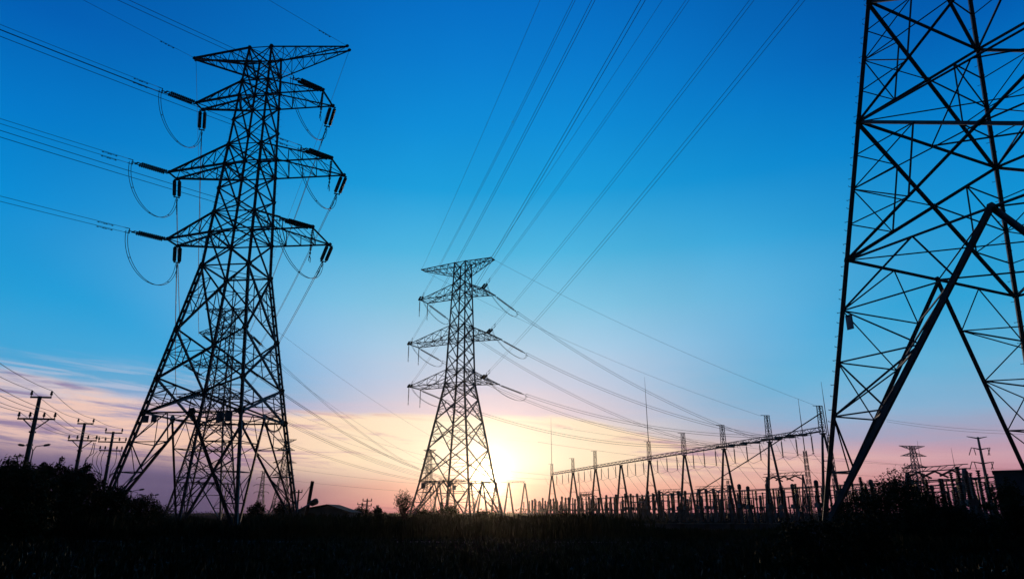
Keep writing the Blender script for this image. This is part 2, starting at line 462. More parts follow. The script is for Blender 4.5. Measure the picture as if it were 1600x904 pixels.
# large pylon at the left
T1 = Tower(-26.16, 61.94, R(-6.16), [('strut', 9.69, 4.30), ('waist', 23.47, 2.25), ('a3b', 26.85, 2.10), ('a3t', 28.98, 2.00), ('a2b', 34.17, 1.79),
     ('a2t', 36.38, 1.69), ('a1b', 42.11, 1.46), ('a1t', 43.86, 1.38), ('eb', 45.87, 1.31), ('et', 48.0, 1.19)], 5.89)
r1, tips1 = lattice_tower(T1, 'lattice_pylon', 'large steel lattice pylon in the left half, tallest tower that fits whole in the photo', BIG,
    (.40, .17, .14, .068), [9.69, 12.7, 17.2, 23.47, 26.85, 28.98, 31.5, 34.17, 36.38, 39.2, 42.11, 43.86, 45.87, 48.0],
    [('earth_wire_arm', 'et', 'eb', 7.88, 9.05, .17, .34, 6), ('cross_arm', 'a1b', 'a1t', 6.51, 7.37, .62, 1.44, 4),
     ('cross_arm', 'a2b', 'a2t', 8.16, 9.05, .72, 1.79, 5), ('cross_arm', 'a3b', 'a3t', 7.05, 8.02, .90, 2.23, 4)],
    near=True, twin_leg=True, plinth=True, red=2, diaph=(9.69,), bolts=(0, 2),
    plates=[(-3.95, -4.36, 9.15, .55, .6), (-3.2, -4.36, 9.15, .5, .55), (2.55, -4.36, 9.2, .62, .8), (3.3, -4.36, 9.25, .62, .8)])
mcoil = MB()
for rr in (.72, .80, .66):
    mcoil.tube([(3.35 + rr * math.cos(a) , 4.15, 9.65 + rr * math.sin(a) * .95) for a in [i * math.pi / 12 for i in range(25)]], .03, 5)
mcoil.build('cable_coil', M['wire'], r1)
# pylon in front of the sun
T2 = Tower(-9.59, 126.74, R(-25.96), [('strut', 6.88, 4.86), ('a3b', 24.35, 2.04), ('a3t', 26.91, 1.91), ('a2b', 32.66, 1.72), ('a2t', 35.32, 1.64),
     ('a1b', 41.45, 1.44), ('a1t', 43.64, 1.32), ('eb', 45.63, 1.26), ('et', 48.0, 1.20)], 6.19)
r2, tips2 = lattice_tower(T2, 'lattice_pylon', 'lattice pylon standing right in front of the setting sun near the centre', BIG,
    (.28, .16, .13, .075), [6.88, 12.6, 17.6, 21.6, 24.35, 26.91, 29.8, 32.66, 35.32, 38.4, 41.45, 43.64, 45.63, 48.0],
    [('earth_wire_arm', 'et', 'eb', 9.13, 6.53, .69, .72, 5), ('cross_arm', 'a1b', 'a1t', 8.75, 5.79, 1.40, 2.53, 4),
     ('cross_arm', 'a2b', 'a2t', 10.61, 7.11, 1.75, 2.86, 5), ('cross_arm', 'a3b', 'a3t', 9.98, 6.39, 1.98, 3.37, 4)],
    near=False, red=1, base_n=4, plinth=True,
    plates=[(-4.0, -4.95, 6.2, .9, 1.0), (1.2, -4.95, 6.3, .7, .8), (2.2, -4.95, 5.8, .7, .8)])
# nearest pylon, cut by the right edge
T3 = Tower(18.6, 20.7, R(-64.47), [('strut', 10.256, 5.0), ('n1', 15.657, 4.20), ('n2', 20.82, 3.43), ('waist', 27.0, 2.5), ('a3b', 30.5, 2.3), ('a3t', 33, 2.2), ('a2b', 39, 1.9),
     ('a2t', 41.4, 1.8), ('a1b', 47.5, 1.6), ('a1t', 49.8, 1.45), ('eb', 51.8, 1.38), ('et', 54.2, 1.3)], 6.36, 1.15)
r3, tips3 = lattice_tower(T3, 'lattice_pylon', 'nearest lattice pylon, huge and cut off by the right and top edges of the photo', BIG,
    (.145, .115, .085, .045), [10.256, 15.657, 20.82, 27.0, 30.5, 33, 36, 39, 41.4, 44.5, 47.5, 49.8, 51.8, 54.2],
    [], near=True, plinth=True, red=2, base_n=5, bolts=(0, 3), diaph=(10.256, 15.657), waist=27.0, kf=1.35,
    plates=[])
for loc in ((-5.28, -5.0, 8.05), (-4.95, 5.0, 8.0)):
    mp = MB(); mp.box(loc, (.26, .03, .52)); mp.build('sign_plate', M['plate'], r3)
# pylon behind the left one
T4 = Tower(-67.88, 159.0, R(4), [('strut', 8.0, 4.6), ('a3b', 26.9, 2.10), ('a3t', 29.0, 2.00), ('a2b', 34.2, 1.79), ('a2t', 36.4, 1.69), ('a1b', 42.1, 1.46), ('a1t', 43.9, 1.38),
     ('eb', 45.9, 1.31), ('et', 48.0, 1.19)], 5.9)
r4, tips4 = lattice_tower(T4, 'lattice_pylon', 'farther lattice pylon seen through the legs of the large left pylon', BIG,
    (.34, .18, .15, .09), [8.0, 13.2, 17.8, 21.8, 26.9, 29.0, 31.6, 34.2, 36.4, 39.2, 42.1, 43.9, 45.9, 48.0],
    [('earth_wire_arm', 'et', 'eb', 5.3, 5.0, .4, .4, 4), ('cross_arm', 'a1b', 'a1t', 5.9, 5.6, .9, 1.3, 3),
     ('cross_arm', 'a2b', 'a2t', 8.2, 5.6, 1.0, 1.4, 4), ('cross_arm', 'a3b', 'a3t', 8.6, 5.2, 1.1, 1.4, 4)], near=False, red=1, base_n=3)

def small_tower(px, depth, H, yaw, label, arms_w, leg=.35):
    p = ground_at(px, depth); k = H / 48.0
    def L(n, z, w): return (n, z * k, w * k)
    T = Tower(p.x, p.y, yaw, [L('strut', 7, 4.5), L('a3b', 25, 2.0), L('a3t', 27.5, 1.9), L('a2b', 33, 1.7), L('a2t', 35.5, 1.6), L('a1b', 41, 1.4), L('a1t', 43.4, 1.3), L('eb', 45.6, 1.2), L('et', 48, 1.1)], 6 * k)
    aw = [w * k for w in arms_w]
    ar = [('earth_wire_arm', 'et', 'eb', aw[0], aw[0], .3, .3, 3), ('cross_arm', 'a1b', 'a1t', aw[1], aw[1], .6, .6, 3)]
    if aw[2]: ar.append(('cross_arm', 'a2b', 'a2t', aw[2], aw[2], .6, .6, 3))
    if aw[3]: ar.append(('cross_arm', 'a3b', 'a3t', aw[3], aw[3], .6, .6, 3))
    return lattice_tower(T, 'lattice_pylon', label, BIG, (leg, leg * .55, leg * .5, leg * .36),
        [z * k for z in (7, 12.6, 17.6, 21.6, 25, 27.5, 30.3, 33, 35.5, 38.3, 41, 43.4, 45.6, 48)], ar, near=False, red=0, base_n=2)[0]
small_tower(437, 455, 47, .12, 'small far lattice pylon seen just inside the right foot of the large left pylon', (6, 5.5, 7.2, 6.6), .45)
small_tower(668, 520, 46, -.3, 'faint far lattice pylon seen through the left foot of the sun pylon', (5, 5, 6.5, 6), .4)
small_tower(1443, 385, 36.5, .25, 'lattice pylon behind the round bush at the right, with wide flat top arms', (10.5, 10.2, 9, 0), .42)
# drooping-arm pylon on the skyline
pS = ground_at(405, 620); k = 34 / 48.
T6 = Tower(pS.x, pS.y, .1, [('strut', 4, 3.2), ('a3b', 18.5, 1.7), ('a2b', 24.5, 1.4), ('a1b', 30.5, 1.1), ('et', 36, .9)], 3.8)
r6, _ = lattice_tower(T6, 'lattice_pylon', 'tiny far lattice pylon on the skyline with three tiers of drooping arms', BIG, (.45, .25, .22, .18),
    [4, 9, 14, 18.5, 21.5, 24.5, 27.5, 30.5, 33.5, 36], [], near=False, red=0, base_n=2)
for z, x in ((30.8, 5.4), (24.8, 7.2), (18.8, 6.3), (36, 2.8)):
    for sx in (-1, 1):
        m = MB(); m.tube([(0, 0, z), (sx * x * .6, 0, z + .5), (sx * x * .95, 0, z - .1), (sx * x, 0, z - (1.3 if z < 35 else .2))], .22, 5); m.build('cross_arm', M['steel'], r6)

# ------------------------------------------------------------------ insulator strings (local +X runs along the string)
def string_proto(L, double, n, disc=.155):
    root = empty('insulator_string', (0, 0, -50))
    for sy in ((-.23, .23) if double else (0,)):
        m = MB(); prof = [(0, .03)]
        a, b = .08, .92
        for i in range(n):
            t0 = a + (b - a) * i / n; dt = (b - a) / n
            prof += [(t0, .04), (t0 + dt * .22, disc), (t0 + dt * .42, disc * .92), (t0 + dt * .52, .04)]
        prof += [(b, .05), (1, .03)]
        m.lathe((.12, sy, 0), (L - .12, sy, 0), prof, 9); m.build('insulator_stack', M['porcelain'], root)
    for x in (.08, L - .08):
        m = MB(); m.box((x, 0, 0), (.16, .62 if double else .16, .05)); m.build('yoke_plate', M['steel'], root)
    m = MB()
    m.bar((L, 0, 0), (L + .35, 0, 0), .06)
    m.bar((L + .3, 0, -.25), (L + .3, 0, .25), .06); m.bar((L + .3, 0, .22), (L + .75, 0, .22), .05); m.bar((L + .3, 0, -.22), (L + .75, 0, -.22), .05)
    m.build('clamp_bracket', M['steel'], root)
    return root
protoD = string_proto(3.3, True, 13, .185); protoS = string_proto(2.6, False, 12, .13); protoL = string_proto(5.0, True, 20, .17)
used = set()
def place_string(proto, p, d, label, group):
    if proto.name not in used: o = proto; used.add(proto.name)
    else: o = copy_tree(proto)
    d = Vector(d).normalized()
    z = Vector((0, 0, 1)) - d * d.z
    if z.length < .08: z = Vector((0, 1, 0)) - d * d.y
    z.normalize(); y = z.cross(d)
    o.rotation_mode = 'QUATERNION'
    o.rotation_quaternion = Matrix((d, y, z)).transposed().to_quaternion(); o.location = p
    tag(o, label, 'insulator string', group); return o

def wire(name, pts, r, label, cat, group=None, damp=()):
    m = MB(); m.tube(pts, r, 5)
    o = m.build(name, M['wire'], None, True); tag(o, label, cat, group)
    for q, d in damp:
        md = MB(); d = Vector(d).normalized(); q = Vector(q); h = q - Vector((0, 0, .10))
        md.bar(q, h, .03); md.bar(h - d * .28, h + d * .28, .022)
        for s_ in (-1, 1): md.bar(h + d * .18 * s_, h + d * .32 * s_, .075)
        md.build('vibration_damper', M['steel'], o)
    return o
def plane_hit(p0, az, px):
    d = ray(*px); a = Vector((math.sin(az), math.cos(az))); n = Vector((a.y, -a.x)); C2 = Vector((p0.x, p0.y))
    t = n.dot(C2) / n.dot(Vector((d.x, d.y))); q = Vector((0, 0, CAMZ)) + d * t
    return (Vector((q.x, q.y)) - C2).dot(a), q.z
def span(p0, az, a, b, s0, s1, n=40, off=0.0):
    return [Vector((p0.x + math.sin(az) * s, p0.y + math.cos(az) * s, p0.z + a * s + b * s * s + off)) for s in [s0 + (s1 - s0) * i / n for i in range(n + 1)]]

ARMS = {'a1b': 'top', 'a2b': 'middle', 'a3b': 'bottom'}
SIDE = {-1: 'left', 1: 'right'}
def run_line(T, tips, fl, sx, near, az, px, b, send, twin, proto, where, towards, rad, LS, pn='cross_arm'):
    """a conductor pair that leaves one arm tip: string + twin wires; returns the point where the wires start"""
    tp = T.world(tips[(pn, fl, sx)][0 if near else 1])
    s1, z1 = plane_hit(tp, az, px); a = (z1 - tp.z - b * s1 * s1) / s1
    d = Vector((math.sin(az), math.cos(az), a + b * LS))
    arm = f'{ARMS[fl]} {SIDE[sx]} arm of {where}'
    place_string(proto, tp - Vector((0, 0, .12)), d, f'insulator string running {towards} from the {arm}', 'tension insulator strings')
    hz = LS / math.sqrt(1 + a * a) + .5
    for o, nm in ((.22, 'upper'), (-.22, 'lower')):
        pts = span(tp, az, a, b, hz, send, 40, o - .12)
        dm = [(pts[0] + (pts[-1] - pts[0]).normalized() * x, pts[1] - pts[0]) for x in ((1.6, 2.3) if rad > .015 else ())]
        dm = [(span(tp, az, a, b, hz + x, hz + x + 1, 1, o - .12)[0], d_) for (x, (q, d_)) in zip((1.6, 2.3), dm)]
        wire('conductor', pts, rad, f'{nm} twin conductor going {towards} from the {arm}', 'power line', 'overhead conductors', dm)
    e = span(tp, az, a, b, hz, hz + 1, 1, -.12)[0]
    return e
def jumper(p, q, drop, label, mid=None):
    m = MB()
    for o in (-.09, .09):
        pts = []
        for i in range(25):
            t = i / 24; u = 1 - t
            c1, c2 = p + Vector((0, 0, -drop)), q + Vector((0, 0, -drop))
            pts.append(p * u ** 3 + c1 * 3 * u * u * t + c2 * 3 * u * t * t + q * t ** 3 + Vector((o, o * .5, 0)))
        m.tube(pts, .028, 5)
    for i in (5, 12, 19): m.bar(pts[i], pts[i] - Vector((.18, .09, 0)), .05)
    o = m.build('jumper_cable', M['wire'], None, True); tag(o, label, 'jumper cable', 'jumper loops under the arms')

# --- large left pylon
PX1 = {('a1b', -1): (0, 40), ('a1b', 1): (197, 0), ('a2b', -1): (0, 187), ('a2b', 1): (0, 49), ('a3b', -1): (0, 308), ('a3b', 1): (0, 206)}
OUT1 = {}
t4c = {}
for (fl, sx), px in PX1.items():
    e = run_line(T1, tips1, fl, sx, True, R(214), px, .0006, 75, True, protoD, 'the big left pylon', 'out left', .020, 3.3)
    # outgoing: to the pylon behind
    tp = T1.world(tips1[('cross_arm', fl, sx)][1]); q = T4.world(tips4[('cross_arm', fl, sx)][0])
    az = math.atan2(q.x - tp.x, q.y - tp.y); Ls = math.hypot(q.x - tp.x, q.y - tp.y)
    b = .0007; a = (q.z - tp.z) / Ls - b * Ls
    arm = f'{ARMS[fl]} {SIDE[sx]} arm of the big left pylon'
    place_string(protoD, tp - Vector((0, 0, .12)), (math.sin(az), math.cos(az), a - .12), f'insulator string pulled backwards from the {arm}', 'tension insulator strings')
    for o, nm in ((.2, 'upper'), (-.2, 'lower')):
        pts = span(tp, az, a, b, 3.7, Ls, 30, o - .45)
        wire('conductor', pts, .026, f'{nm} twin conductor running backwards from the {arm}', 'power line', 'overhead conductors',
             [(span(tp, az, a, b, 5.4 + x, 6, 1, o - .45)[0], pts[1] - pts[0]) for x in (0, 1)])
    e2 = span(tp, az, a, b, 3.6, 4, 1, -.5)[0]
    jumper(e, e2, 4.6 if sx < 0 else 4.0, f'hanging jumper loop below the {arm}')
    if sx > 0:
        place_string(protoS, T1.world(tips1[('cross_arm', fl, sx)][0]) - Vector((0, 0, .1)), (0, 0, -1), f'thin insulator hanging from the {arm}', 'jumper insulators')
for sx, px in ((-1, (130, 0)), (1, (420, 0))):
    tp = T1.world(tips1[('earth_wire_arm', 'et', sx)][0]); az = R(214)
    s1, z1 = plane_hit(tp, az, px); b = .0005; a = (z1 - tp.z - b * s1 * s1) / s1
    pts = span(tp, az, a, b, 0, 60)
    wire('earth_wire', pts, .016, f'thin earth wire rising to the top edge from the big left pylon, {SIDE[sx]} tip', 'earth wire', 'earth wires',
         [(span(tp, az, a, b, x, x + 1, 1)[0], pts[1] - pts[0]) for x in (2.6, 3.4)])
    q = T4.world(tips4[('earth_wire_arm', 'et', sx)][0]); tf = T1.world(tips1[('earth_wire_arm', 'et', sx)][1])
    az = math.atan2(q.x - tf.x, q.y - tf.y); Ls = math.hypot(q.x - tf.x, q.y - tf.y); b = .0006
    wire('earth_wire', span(tf, az, (q.z - tf.z) / Ls - b * Ls, b, 0, Ls), .018, f'thin earth wire falling backwards from the {SIDE[sx]} tip of the big left pylon', 'earth wire', 'earth wires')

# --- substation gantry line (right): frames stand on one straight line
GA, GB = Vector((15.6, 259.0)), Vector((53.6, 118.8))
GD = (GB - GA).normalized(); GN = Vector((-GD.y, GD.x))
if GN.x < 0: GN = -GN
GZ = 14.5
def on_gantry(px):
    d = ray(px, 720); d2 = Vector((d.x, d.y)); # solve t*d2 = GA + u*GD
    det = d2.x * -GD.y + d2.y * GD.x
    u = (d2.x * GA.y - d2.y * GA.x) / (d2.y * GD.x - d2.x * GD.y)
    return GA + GD * u, u
def gpt(u, v, z): return Vector((GA.x + GD.x * u + GN.x * v, GA.y + GD.y * u + GN.y * v, z))
frames_px = [862, 895, 930, 970, 1015, 1070, 1133, 1206, 1292]
FU = [on_gantry(x)[1] for x in frames_px]
WHERE_F = ['farthest A-frame of the long gantry, under a needle mast beside the sun', 'second A-frame from the sun end of the long gantry', 'third A-frame from the sun end of the long gantry',
    'A-frame of the long gantry without any peak on top', 'A-frame of the long gantry carrying the tallest needle mast', 'A-frame of the long gantry just right of the tallest needle mast',
    'A-frame of the long gantry midway between the tallest needle mast and the nearest pylon', 'A-frame of the long gantry with the tallest lattice peak', 'nearest A-frame of the long gantry, partly behind the leg of the nearest pylon']
def a_frame(u, H, spread, label, peak=0.0, mast=0.0, w=.46, base=None, dirv=None):
    p = base if base is not None else gpt(u, 0, 0); dv = dirv if dirv is not None else GN
    root = empty('gantry_tower', p, math.atan2(dv.y, dv.x), label, 'gantry A-frame', 'A-frames of the substation gantries')
    for s_ in (-1, 1):
        m = MB(); m.tube([(s_ * spread, 0, 0), (s_ * .18, 0, H)], [w * .62, w * .42], 10); m.build('leg', M['concrete'], root, True)
    m = MB(); m.box((0, 0, H + .12), (.9, .7, .24)); m.build('cap_plate', M['steel'], root)
    if spread > 1:
        m = MB(); m.bar((-spread * .42, 0, H * .58), (spread * .42, 0, H * .58), .12); m.build('cross_tie', M['steel'], root)
    if peak:
        m = MB(); a, b = .42, .32; z0, z1 = H + .24, H + .24 + peak; n = max(3, int(peak / .9))
        for sx, sy in SGN: m.bar((sx * a, sy * a, z0), (sx * b, sy * b, z1), .09)
        for i in range(n):
            za, zb = lerp(z0, z1, i / n), lerp(z0, z1, (i + 1) / n); wa, wb = lerp(a, b, i / n), lerp(a, b, (i + 1) / n)
            for kk in range(4):
                s0, s1 = SGN[kk], SGN[(kk + 1) % 4]
                A, B = (s0[0] * wa, s0[1] * wa, za), (s1[0] * wb, s1[1] * wb, zb)
                if i % 2: A, B = (s1[0] * wa, s1[1] * wa, za), (s0[0] * wb, s0[1] * wb, zb)
                m.bar(A, B, .05); m.bar((s0[0] * wb, s0[1] * wb, zb), (s1[0] * wb, s1[1] * wb, zb), .05)
        m.bar((-1.3, 0, z1), (.6, 0, z1), .14, .1)
        m.build('lattice_peak', M['steel'], root)
        if mast:
            m = MB(); m.tube([(0, 0, z1), (0, 0, z1 + mast * .55), (0, 0, z1 + mast)], [.10, .07, .025], 6); m.build('needle_mast', M['steel'], root)
    return root
peaks = [(4.2, 17), (4.6, 0), (5.4, 0), (0, 0), (4.8, 17), (5.0, 0), (4.9, 0), (4.9, 0), (4.6, 0)]
for u, lb, (pk, ms) in zip(FU, WHERE_F, peaks):
    a_frame(u, GZ, 2.2, lb, pk, ms, .62 - .16 * u / FU[-1])
BAYS = ['over the bay nearest the sun', 'over the second bay from the sun', 'over the third bay from the sun', 'over the bay left of the tallest needle mast', 'over the bay right of the tallest needle mast',
        'over the bay holding the lattice mast of the far row', 'over the bay before the tallest lattice peak', 'over the bay that ends behind the nearest pylon']
def beam(u0, u1, label, P=None):
    A, B = (gpt(u0, 0, GZ + .55), gpt(u1, 0, GZ + .55)) if P is None else P
    root = empty('gantry_beam', A, 0, label, 'gantry beam', 'lattice beams of the substation gantries')
    d = B - A; L = d.length; d.normalize(); sd = Vector((-d.y, d.x, 0)).normalized(); up = Vector((0, 0, 1)); n = max(4, int(L / 1.3)); hw = .42
    P3 = [sd * hw, -sd * hw, up * .72]
    m = MB()
    for c in P3: m.bar(c, c + d * L, .13)
    m.build('chords', M['steel'], root)
    m = MB()
    for i in range(n):
        t0, t1 = L * i / n, L * (i + 1) / n
        for a, b in ((0, 1), (1, 2), (2, 0)):
            x, y = (a, b) if i % 2 else (b, a)
            m.bar(P3[x] + d * t0, P3[y] + d * t1, .07)
    m.build('lacing', M['steel'], root)
    return root
for i in range(len(FU) - 1): beam(FU[i], FU[i + 1], 'lattice beam ' + BAYS[i])
# hanging strings and droppers under the beam
BAYW = ['nearest the sun', 'second from the sun', 'third from the sun', 'left of the tallest mast', 'right of the tallest mast', 'by the far lattice mast',
        'before the tallest peak', 'by the nearest pylon']
def post_prof(n, r, core):
    pr = [(0, core)]
    for i in range(n):
        t = i / n; dt = 1 / n
        pr += [(t + dt * .1, core), (t + dt * .3, r), (t + dt * .6, r), (t + dt * .75, core)]
    return pr + [(1, core)]
def hang_proto():
    root = empty('hanging_insulator', (0, 0, 0))
    m = MB(); m.lathe((0, 0, 0), (0, 0, -2.9), [(0, .05)] + [(.1 + .85 * t, r * 1.15) for t, r in post_prof(14, .13, .07)] + [(1, .05)], 8); m.build('insulator_stack', M['porcelain'], root)
    m = MB(); m.bar((0, 0, 0), (0, 0, .35), .08); m.build('hanger', M['steel'], root)
    m = MB(); m.box((0, 0, -3.0), (.3, .2, .14)); m.build('clamp_bracket', M['steel'], root)
    return root
hp = hang_proto(); hu = False
for i in range(len(FU) - 1):
    L = FU[i + 1] - FU[i]; prev = None
    for j, t in enumerate((.22, .5, .78)):
        u = FU[i] + L * t
        o = hp if not hu else copy_tree(hp); hu = True
        o.location = gpt(u, .15, GZ + .1)
        tag(o, f'insulator hanging straight from the beam, gantry bay {BAYW[i]}', 'insulator string', f'insulators hanging in the bay {BAYW[i]}')
        c = gpt(u, .15, GZ - 3.0)
        low = gpt(u + 1.5, 3.5, 6.2)
        wire('dropper_cable', [c, lerp(c, low, .3) + Vector((.2, 0, -.3)), lerp(c, low, .7) + Vector((.25, 0, -.2)), low], .03,
             f'dropper cable below a hanging insulator, gantry bay {BAYW[i]}', 'dropper cable', f'dropper cables in the bay {BAYW[i]}')
        s = c + Vector((-GN.x * 4.5, -GN.y * 4.5, 2.6))
        wire('jumper_cable', [s, lerp(s, c, .25) + Vector((0, 0, -1.9)), lerp(s, c, .6) + Vector((0, 0, -1.7)), c], .028,
             f'sagging jumper cable under the beam, gantry bay {BAYW[i]}', 'jumper cable', f'gantry jumpers in the bay {BAYW[i]}')

# --- centre pylon: incoming spans from the nearest pylon, outgoing spans to the gantry
PX2 = {('a1b', -1): (896, 0), ('a1b', 1): (1073, 0), ('a2b', -1): (926, 0), ('a2b', 1): (1173, 0), ('a3b', -1): (1003, 0), ('a3b', 1): (1251, 0)}
AZ2 = R(165.4)
ENDS = {('a1b', 1): FU[7] + 3, ('a2b', 1): FU[7] + 7, ('a3b', 1): FU[7] + 10.5, ('a1b', -1): FU[6] + 3.5, ('a2b', -1): FU[6] + 8, ('a3b', -1): FU[6] + 12.5}
for (fl, sx), px in PX2.items():
    e = run_line(T2, tips2, fl, sx, True, AZ2, px, .0004, 118, True, protoD, 'the sun pylon', 'up', .0155, 3.3)
    tp = T2.world(tips2[('cross_arm', fl, sx)][1]); q = gpt(ENDS[(fl, sx)], -4.2, GZ + .2)
    az = math.atan2(q.x - tp.x, q.y - tp.y); Ls = math.hypot(q.x - tp.x, q.y - tp.y)
    b = .0042; a = (q.z - tp.z) / Ls - b * Ls
    arm = f'{ARMS[fl]} {SIDE[sx]} arm of the sun pylon'
    a0 = a + b * 2.5
    place_string(protoL, tp - Vector((0, 0, .12)), (math.sin(az), math.cos(az), a0), f'long insulator string sagging right from the {arm}', 'tension insulator strings')
    hz = 5.0 / math.sqrt(1 + a0 * a0) + .3
    for o, nm in ((.2, 'upper'), (-.2, 'lower')):
        wire('conductor', span(tp, az, a, b, hz, Ls, 40, o - .12), .03, f'{nm} twin conductor falling right from the {arm}', 'power line', 'overhead conductors')
    e2 = span(tp, az, a, b, hz, hz + 1, 1, -.3)[0]
    jumper(e, e2, 2.6, f'hanging jumper loop below the {arm}')
    g = gpt(ENDS[(fl, sx)], -.3, GZ + .3)
    place_string(protoL, q, g - q, f'beam-end insulator string of wires from the {arm}', 'tension insulator strings')
    if sx < 0:
        for w, nm in ((0, 'near'), (1, 'far')):
            place_string(protoS, T2.world(tips2[('cross_arm', fl, sx)][w]) - Vector((0, 0, .1)), (0, 0, -1), f'thin insulator hanging from the {nm} corner of the {arm}', 'jumper insulators')
for sx, px, pk in ((-1, (844, 0), 7), (1, (1035, 0), 8)):
    tp = T2.world(tips2[('earth_wire_arm', 'et', sx)][0])
    s1, z1 = plane_hit(tp, AZ2, px); b = .0003; a = (z1 - tp.z - b * s1 * s1) / s1
    wire('earth_wire', span(tp, AZ2, a, b, 0, 118), .016, f'thin earth wire climbing up from the {SIDE[sx]} tip of the sun pylon', 'earth wire', 'earth wires')
    tf = T2.world(tips2[('earth_wire_arm', 'et', sx)][1]); q = gpt(FU[pk], -1.2, GZ + 5.0)
    az = math.atan2(q.x - tf.x, q.y - tf.y); Ls = math.hypot(q.x - tf.x, q.y - tf.y); b = .0016
    wire('earth_wire', span(tf, az, (q.z - tf.z) / Ls - b * Ls, b, 0, Ls), .02, f'thin earth wire dropping right from the {SIDE[sx]} tip of the sun pylon', 'earth wire', 'earth wires')

# --- farther pylon: spans that cross the picture behind the sun pylon to the second gantry
G2A, G2B = Vector((-31.0, 303.0)), Vector((6.0, 328.0))
k2 = 0
for fl in ('a1b', 'a2b', 'a3b'):
    for sx in (1, -1):
        tp = T4.world(tips4[('cross_arm', fl, sx)][1]); t = (.12 + .15 * k2); k2 += 1
        q = Vector((lerp(G2A.x, G2B.x, t), lerp(G2A.y, G2B.y, t), 14.6))
        az = math.atan2(q.x - tp.x, q.y - tp.y); Ls = math.hypot(q.x - tp.x, q.y - tp.y); b = .0009; a = (q.z - tp.z) / Ls - b * Ls
        arm = f'{ARMS[fl]} {SIDE[sx]} arm of the farther pylon'
        place_string(protoL, tp, (math.sin(az), math.cos(az), a), f'insulator string pulled right from the {arm}', 'tension insulator strings')
        for o, nm in ((.22, 'upper'), (-.22, 'lower')):
            wire('conductor', span(tp, az, a, b, 5.4, Ls, 40, o), .034, f'{nm} twin conductor sloping right from the {arm}', 'power line', 'overhead conductors')
for sx in (-1, 1):
    tp = T4.world(tips4[('earth_wire_arm', 'et', sx)][1]); q = Vector((lerp(G2A.x, G2B.x, .5 + .4 * sx), lerp(G2A.y, G2B.y, .5 + .4 * sx), 18.0))
    az = math.atan2(q.x - tp.x, q.y - tp.y); Ls = math.hypot(q.x - tp.x, q.y - tp.y); b = .0006
    wire('earth_wire', span(tp, az, (q.z - tp.z) / Ls - b * Ls, b, 0, Ls), .026, f'thin earth wire sloping right from the {SIDE[sx]} tip of the farther pylon', 'earth wire', 'earth wires')
# far pair passing behind the nearest pylon, and low lines in the haze on the right
far_lines = [((1385, 655), (1470, 666), (1700, 671), 260, 'upper of the two far wires crossing between the legs of the nearest pylon'),
             ((1385, 658), (1470, 670), (1700, 675), 260, 'lower of the two far wires crossing between the legs of the nearest pylon'),
             ((900, 655), (1180, 700), (1700, 742), 330, 'far wire crossing behind the long gantry, highest of the low set'),
             ((880, 668), (1180, 708), (1700, 733), 340, 'far wire crossing behind the long gantry, middle of the low set'),
             ((840, 690), (1150, 728), (1700, 748), 350, 'far wire crossing behind the long gantry, lowest of the low set'),
             ((445, 640), (640, 705), (860, 742), 420, 'far wire below the cream cloud, upper one left of the sun pylon'),
             ((450, 655), (640, 720), (860, 748), 420, 'far wire below the cream cloud, second one left of the sun pylon'),
             ((455, 732), (620, 752), (800, 765), 430, 'far wire across the violet sky, upper one'),
             ((455, 750), (620, 766), (800, 775), 440, 'far wire across the violet sky, lower one')]
for a, b, c, dp, lb in far_lines:
    A, B, Cc = at(*a, dp), at(*b, dp * 1.02), at(*c, dp)
    pts = []
    for i in range(31):
        t = i / 30; tb = (b[0] - a[0]) / (c[0] - a[0])
        l0 = (t - tb) * (t - 1) / (tb); l1 = t * (t - 1) / (tb * (tb - 1)); l2 = t * (t - tb) / (1 - tb)
        pts.append(A * l0 + B * l1 + Cc * l2)
    wire('distant_wire', pts, .045, lb, 'power line', 'far wires')

# ------------------------------------------------------------------ second gantry behind the sun pylon
G2D = (G2B - G2A).normalized(); G2N = Vector((G2D.y, -G2D.x))
g2px = [686, 706, 735, 754, 775, 795, 820]
G2LB = ['A-frame behind the left foot of the sun pylon', 'A-frame seen inside the legs of the sun pylon, left one', 'A-frame seen inside the legs of the sun pylon, right one',
        'A-frame below the sun, left one', 'A-frame below the sun, right one', 'A-frame just right of the sun pylon', 'A-frame at the right end of the gantry under the sun']
g2pts = []
for px, lb in zip(g2px, G2LB):
    d = ray(px, 755); d2 = Vector((d.x, d.y))
    u = (d2.x * G2A.y - d2.y * G2A.x) / (d2.y * G2D.x - d2.x * G2D.y)
    p = G2A + G2D * u; g2pts.append(p)
    a_frame(0, 14.4, 2.4, lb, 0, 0, .72, Vector((p.x, p.y, 0)), Vector((.94, .34)))
G2BW = ['farthest left, behind the sun pylon', 'second from the left behind the sun pylon', 'in the middle behind the sun pylon', 'directly below the sun, left part', 'directly below the sun, right part', 'at the right end under the sun']
for i in range(len(g2pts) - 1):
    beam(0, 0, 'low lattice beam ' + G2BW[i], (Vector((g2pts[i].x, g2pts[i].y, 14.9)), Vector((g2pts[i + 1].x, g2pts[i + 1].y, 14.9))))
m = MB(); e = Vector((g2pts[-1].x, g2pts[-1].y, 14.9))
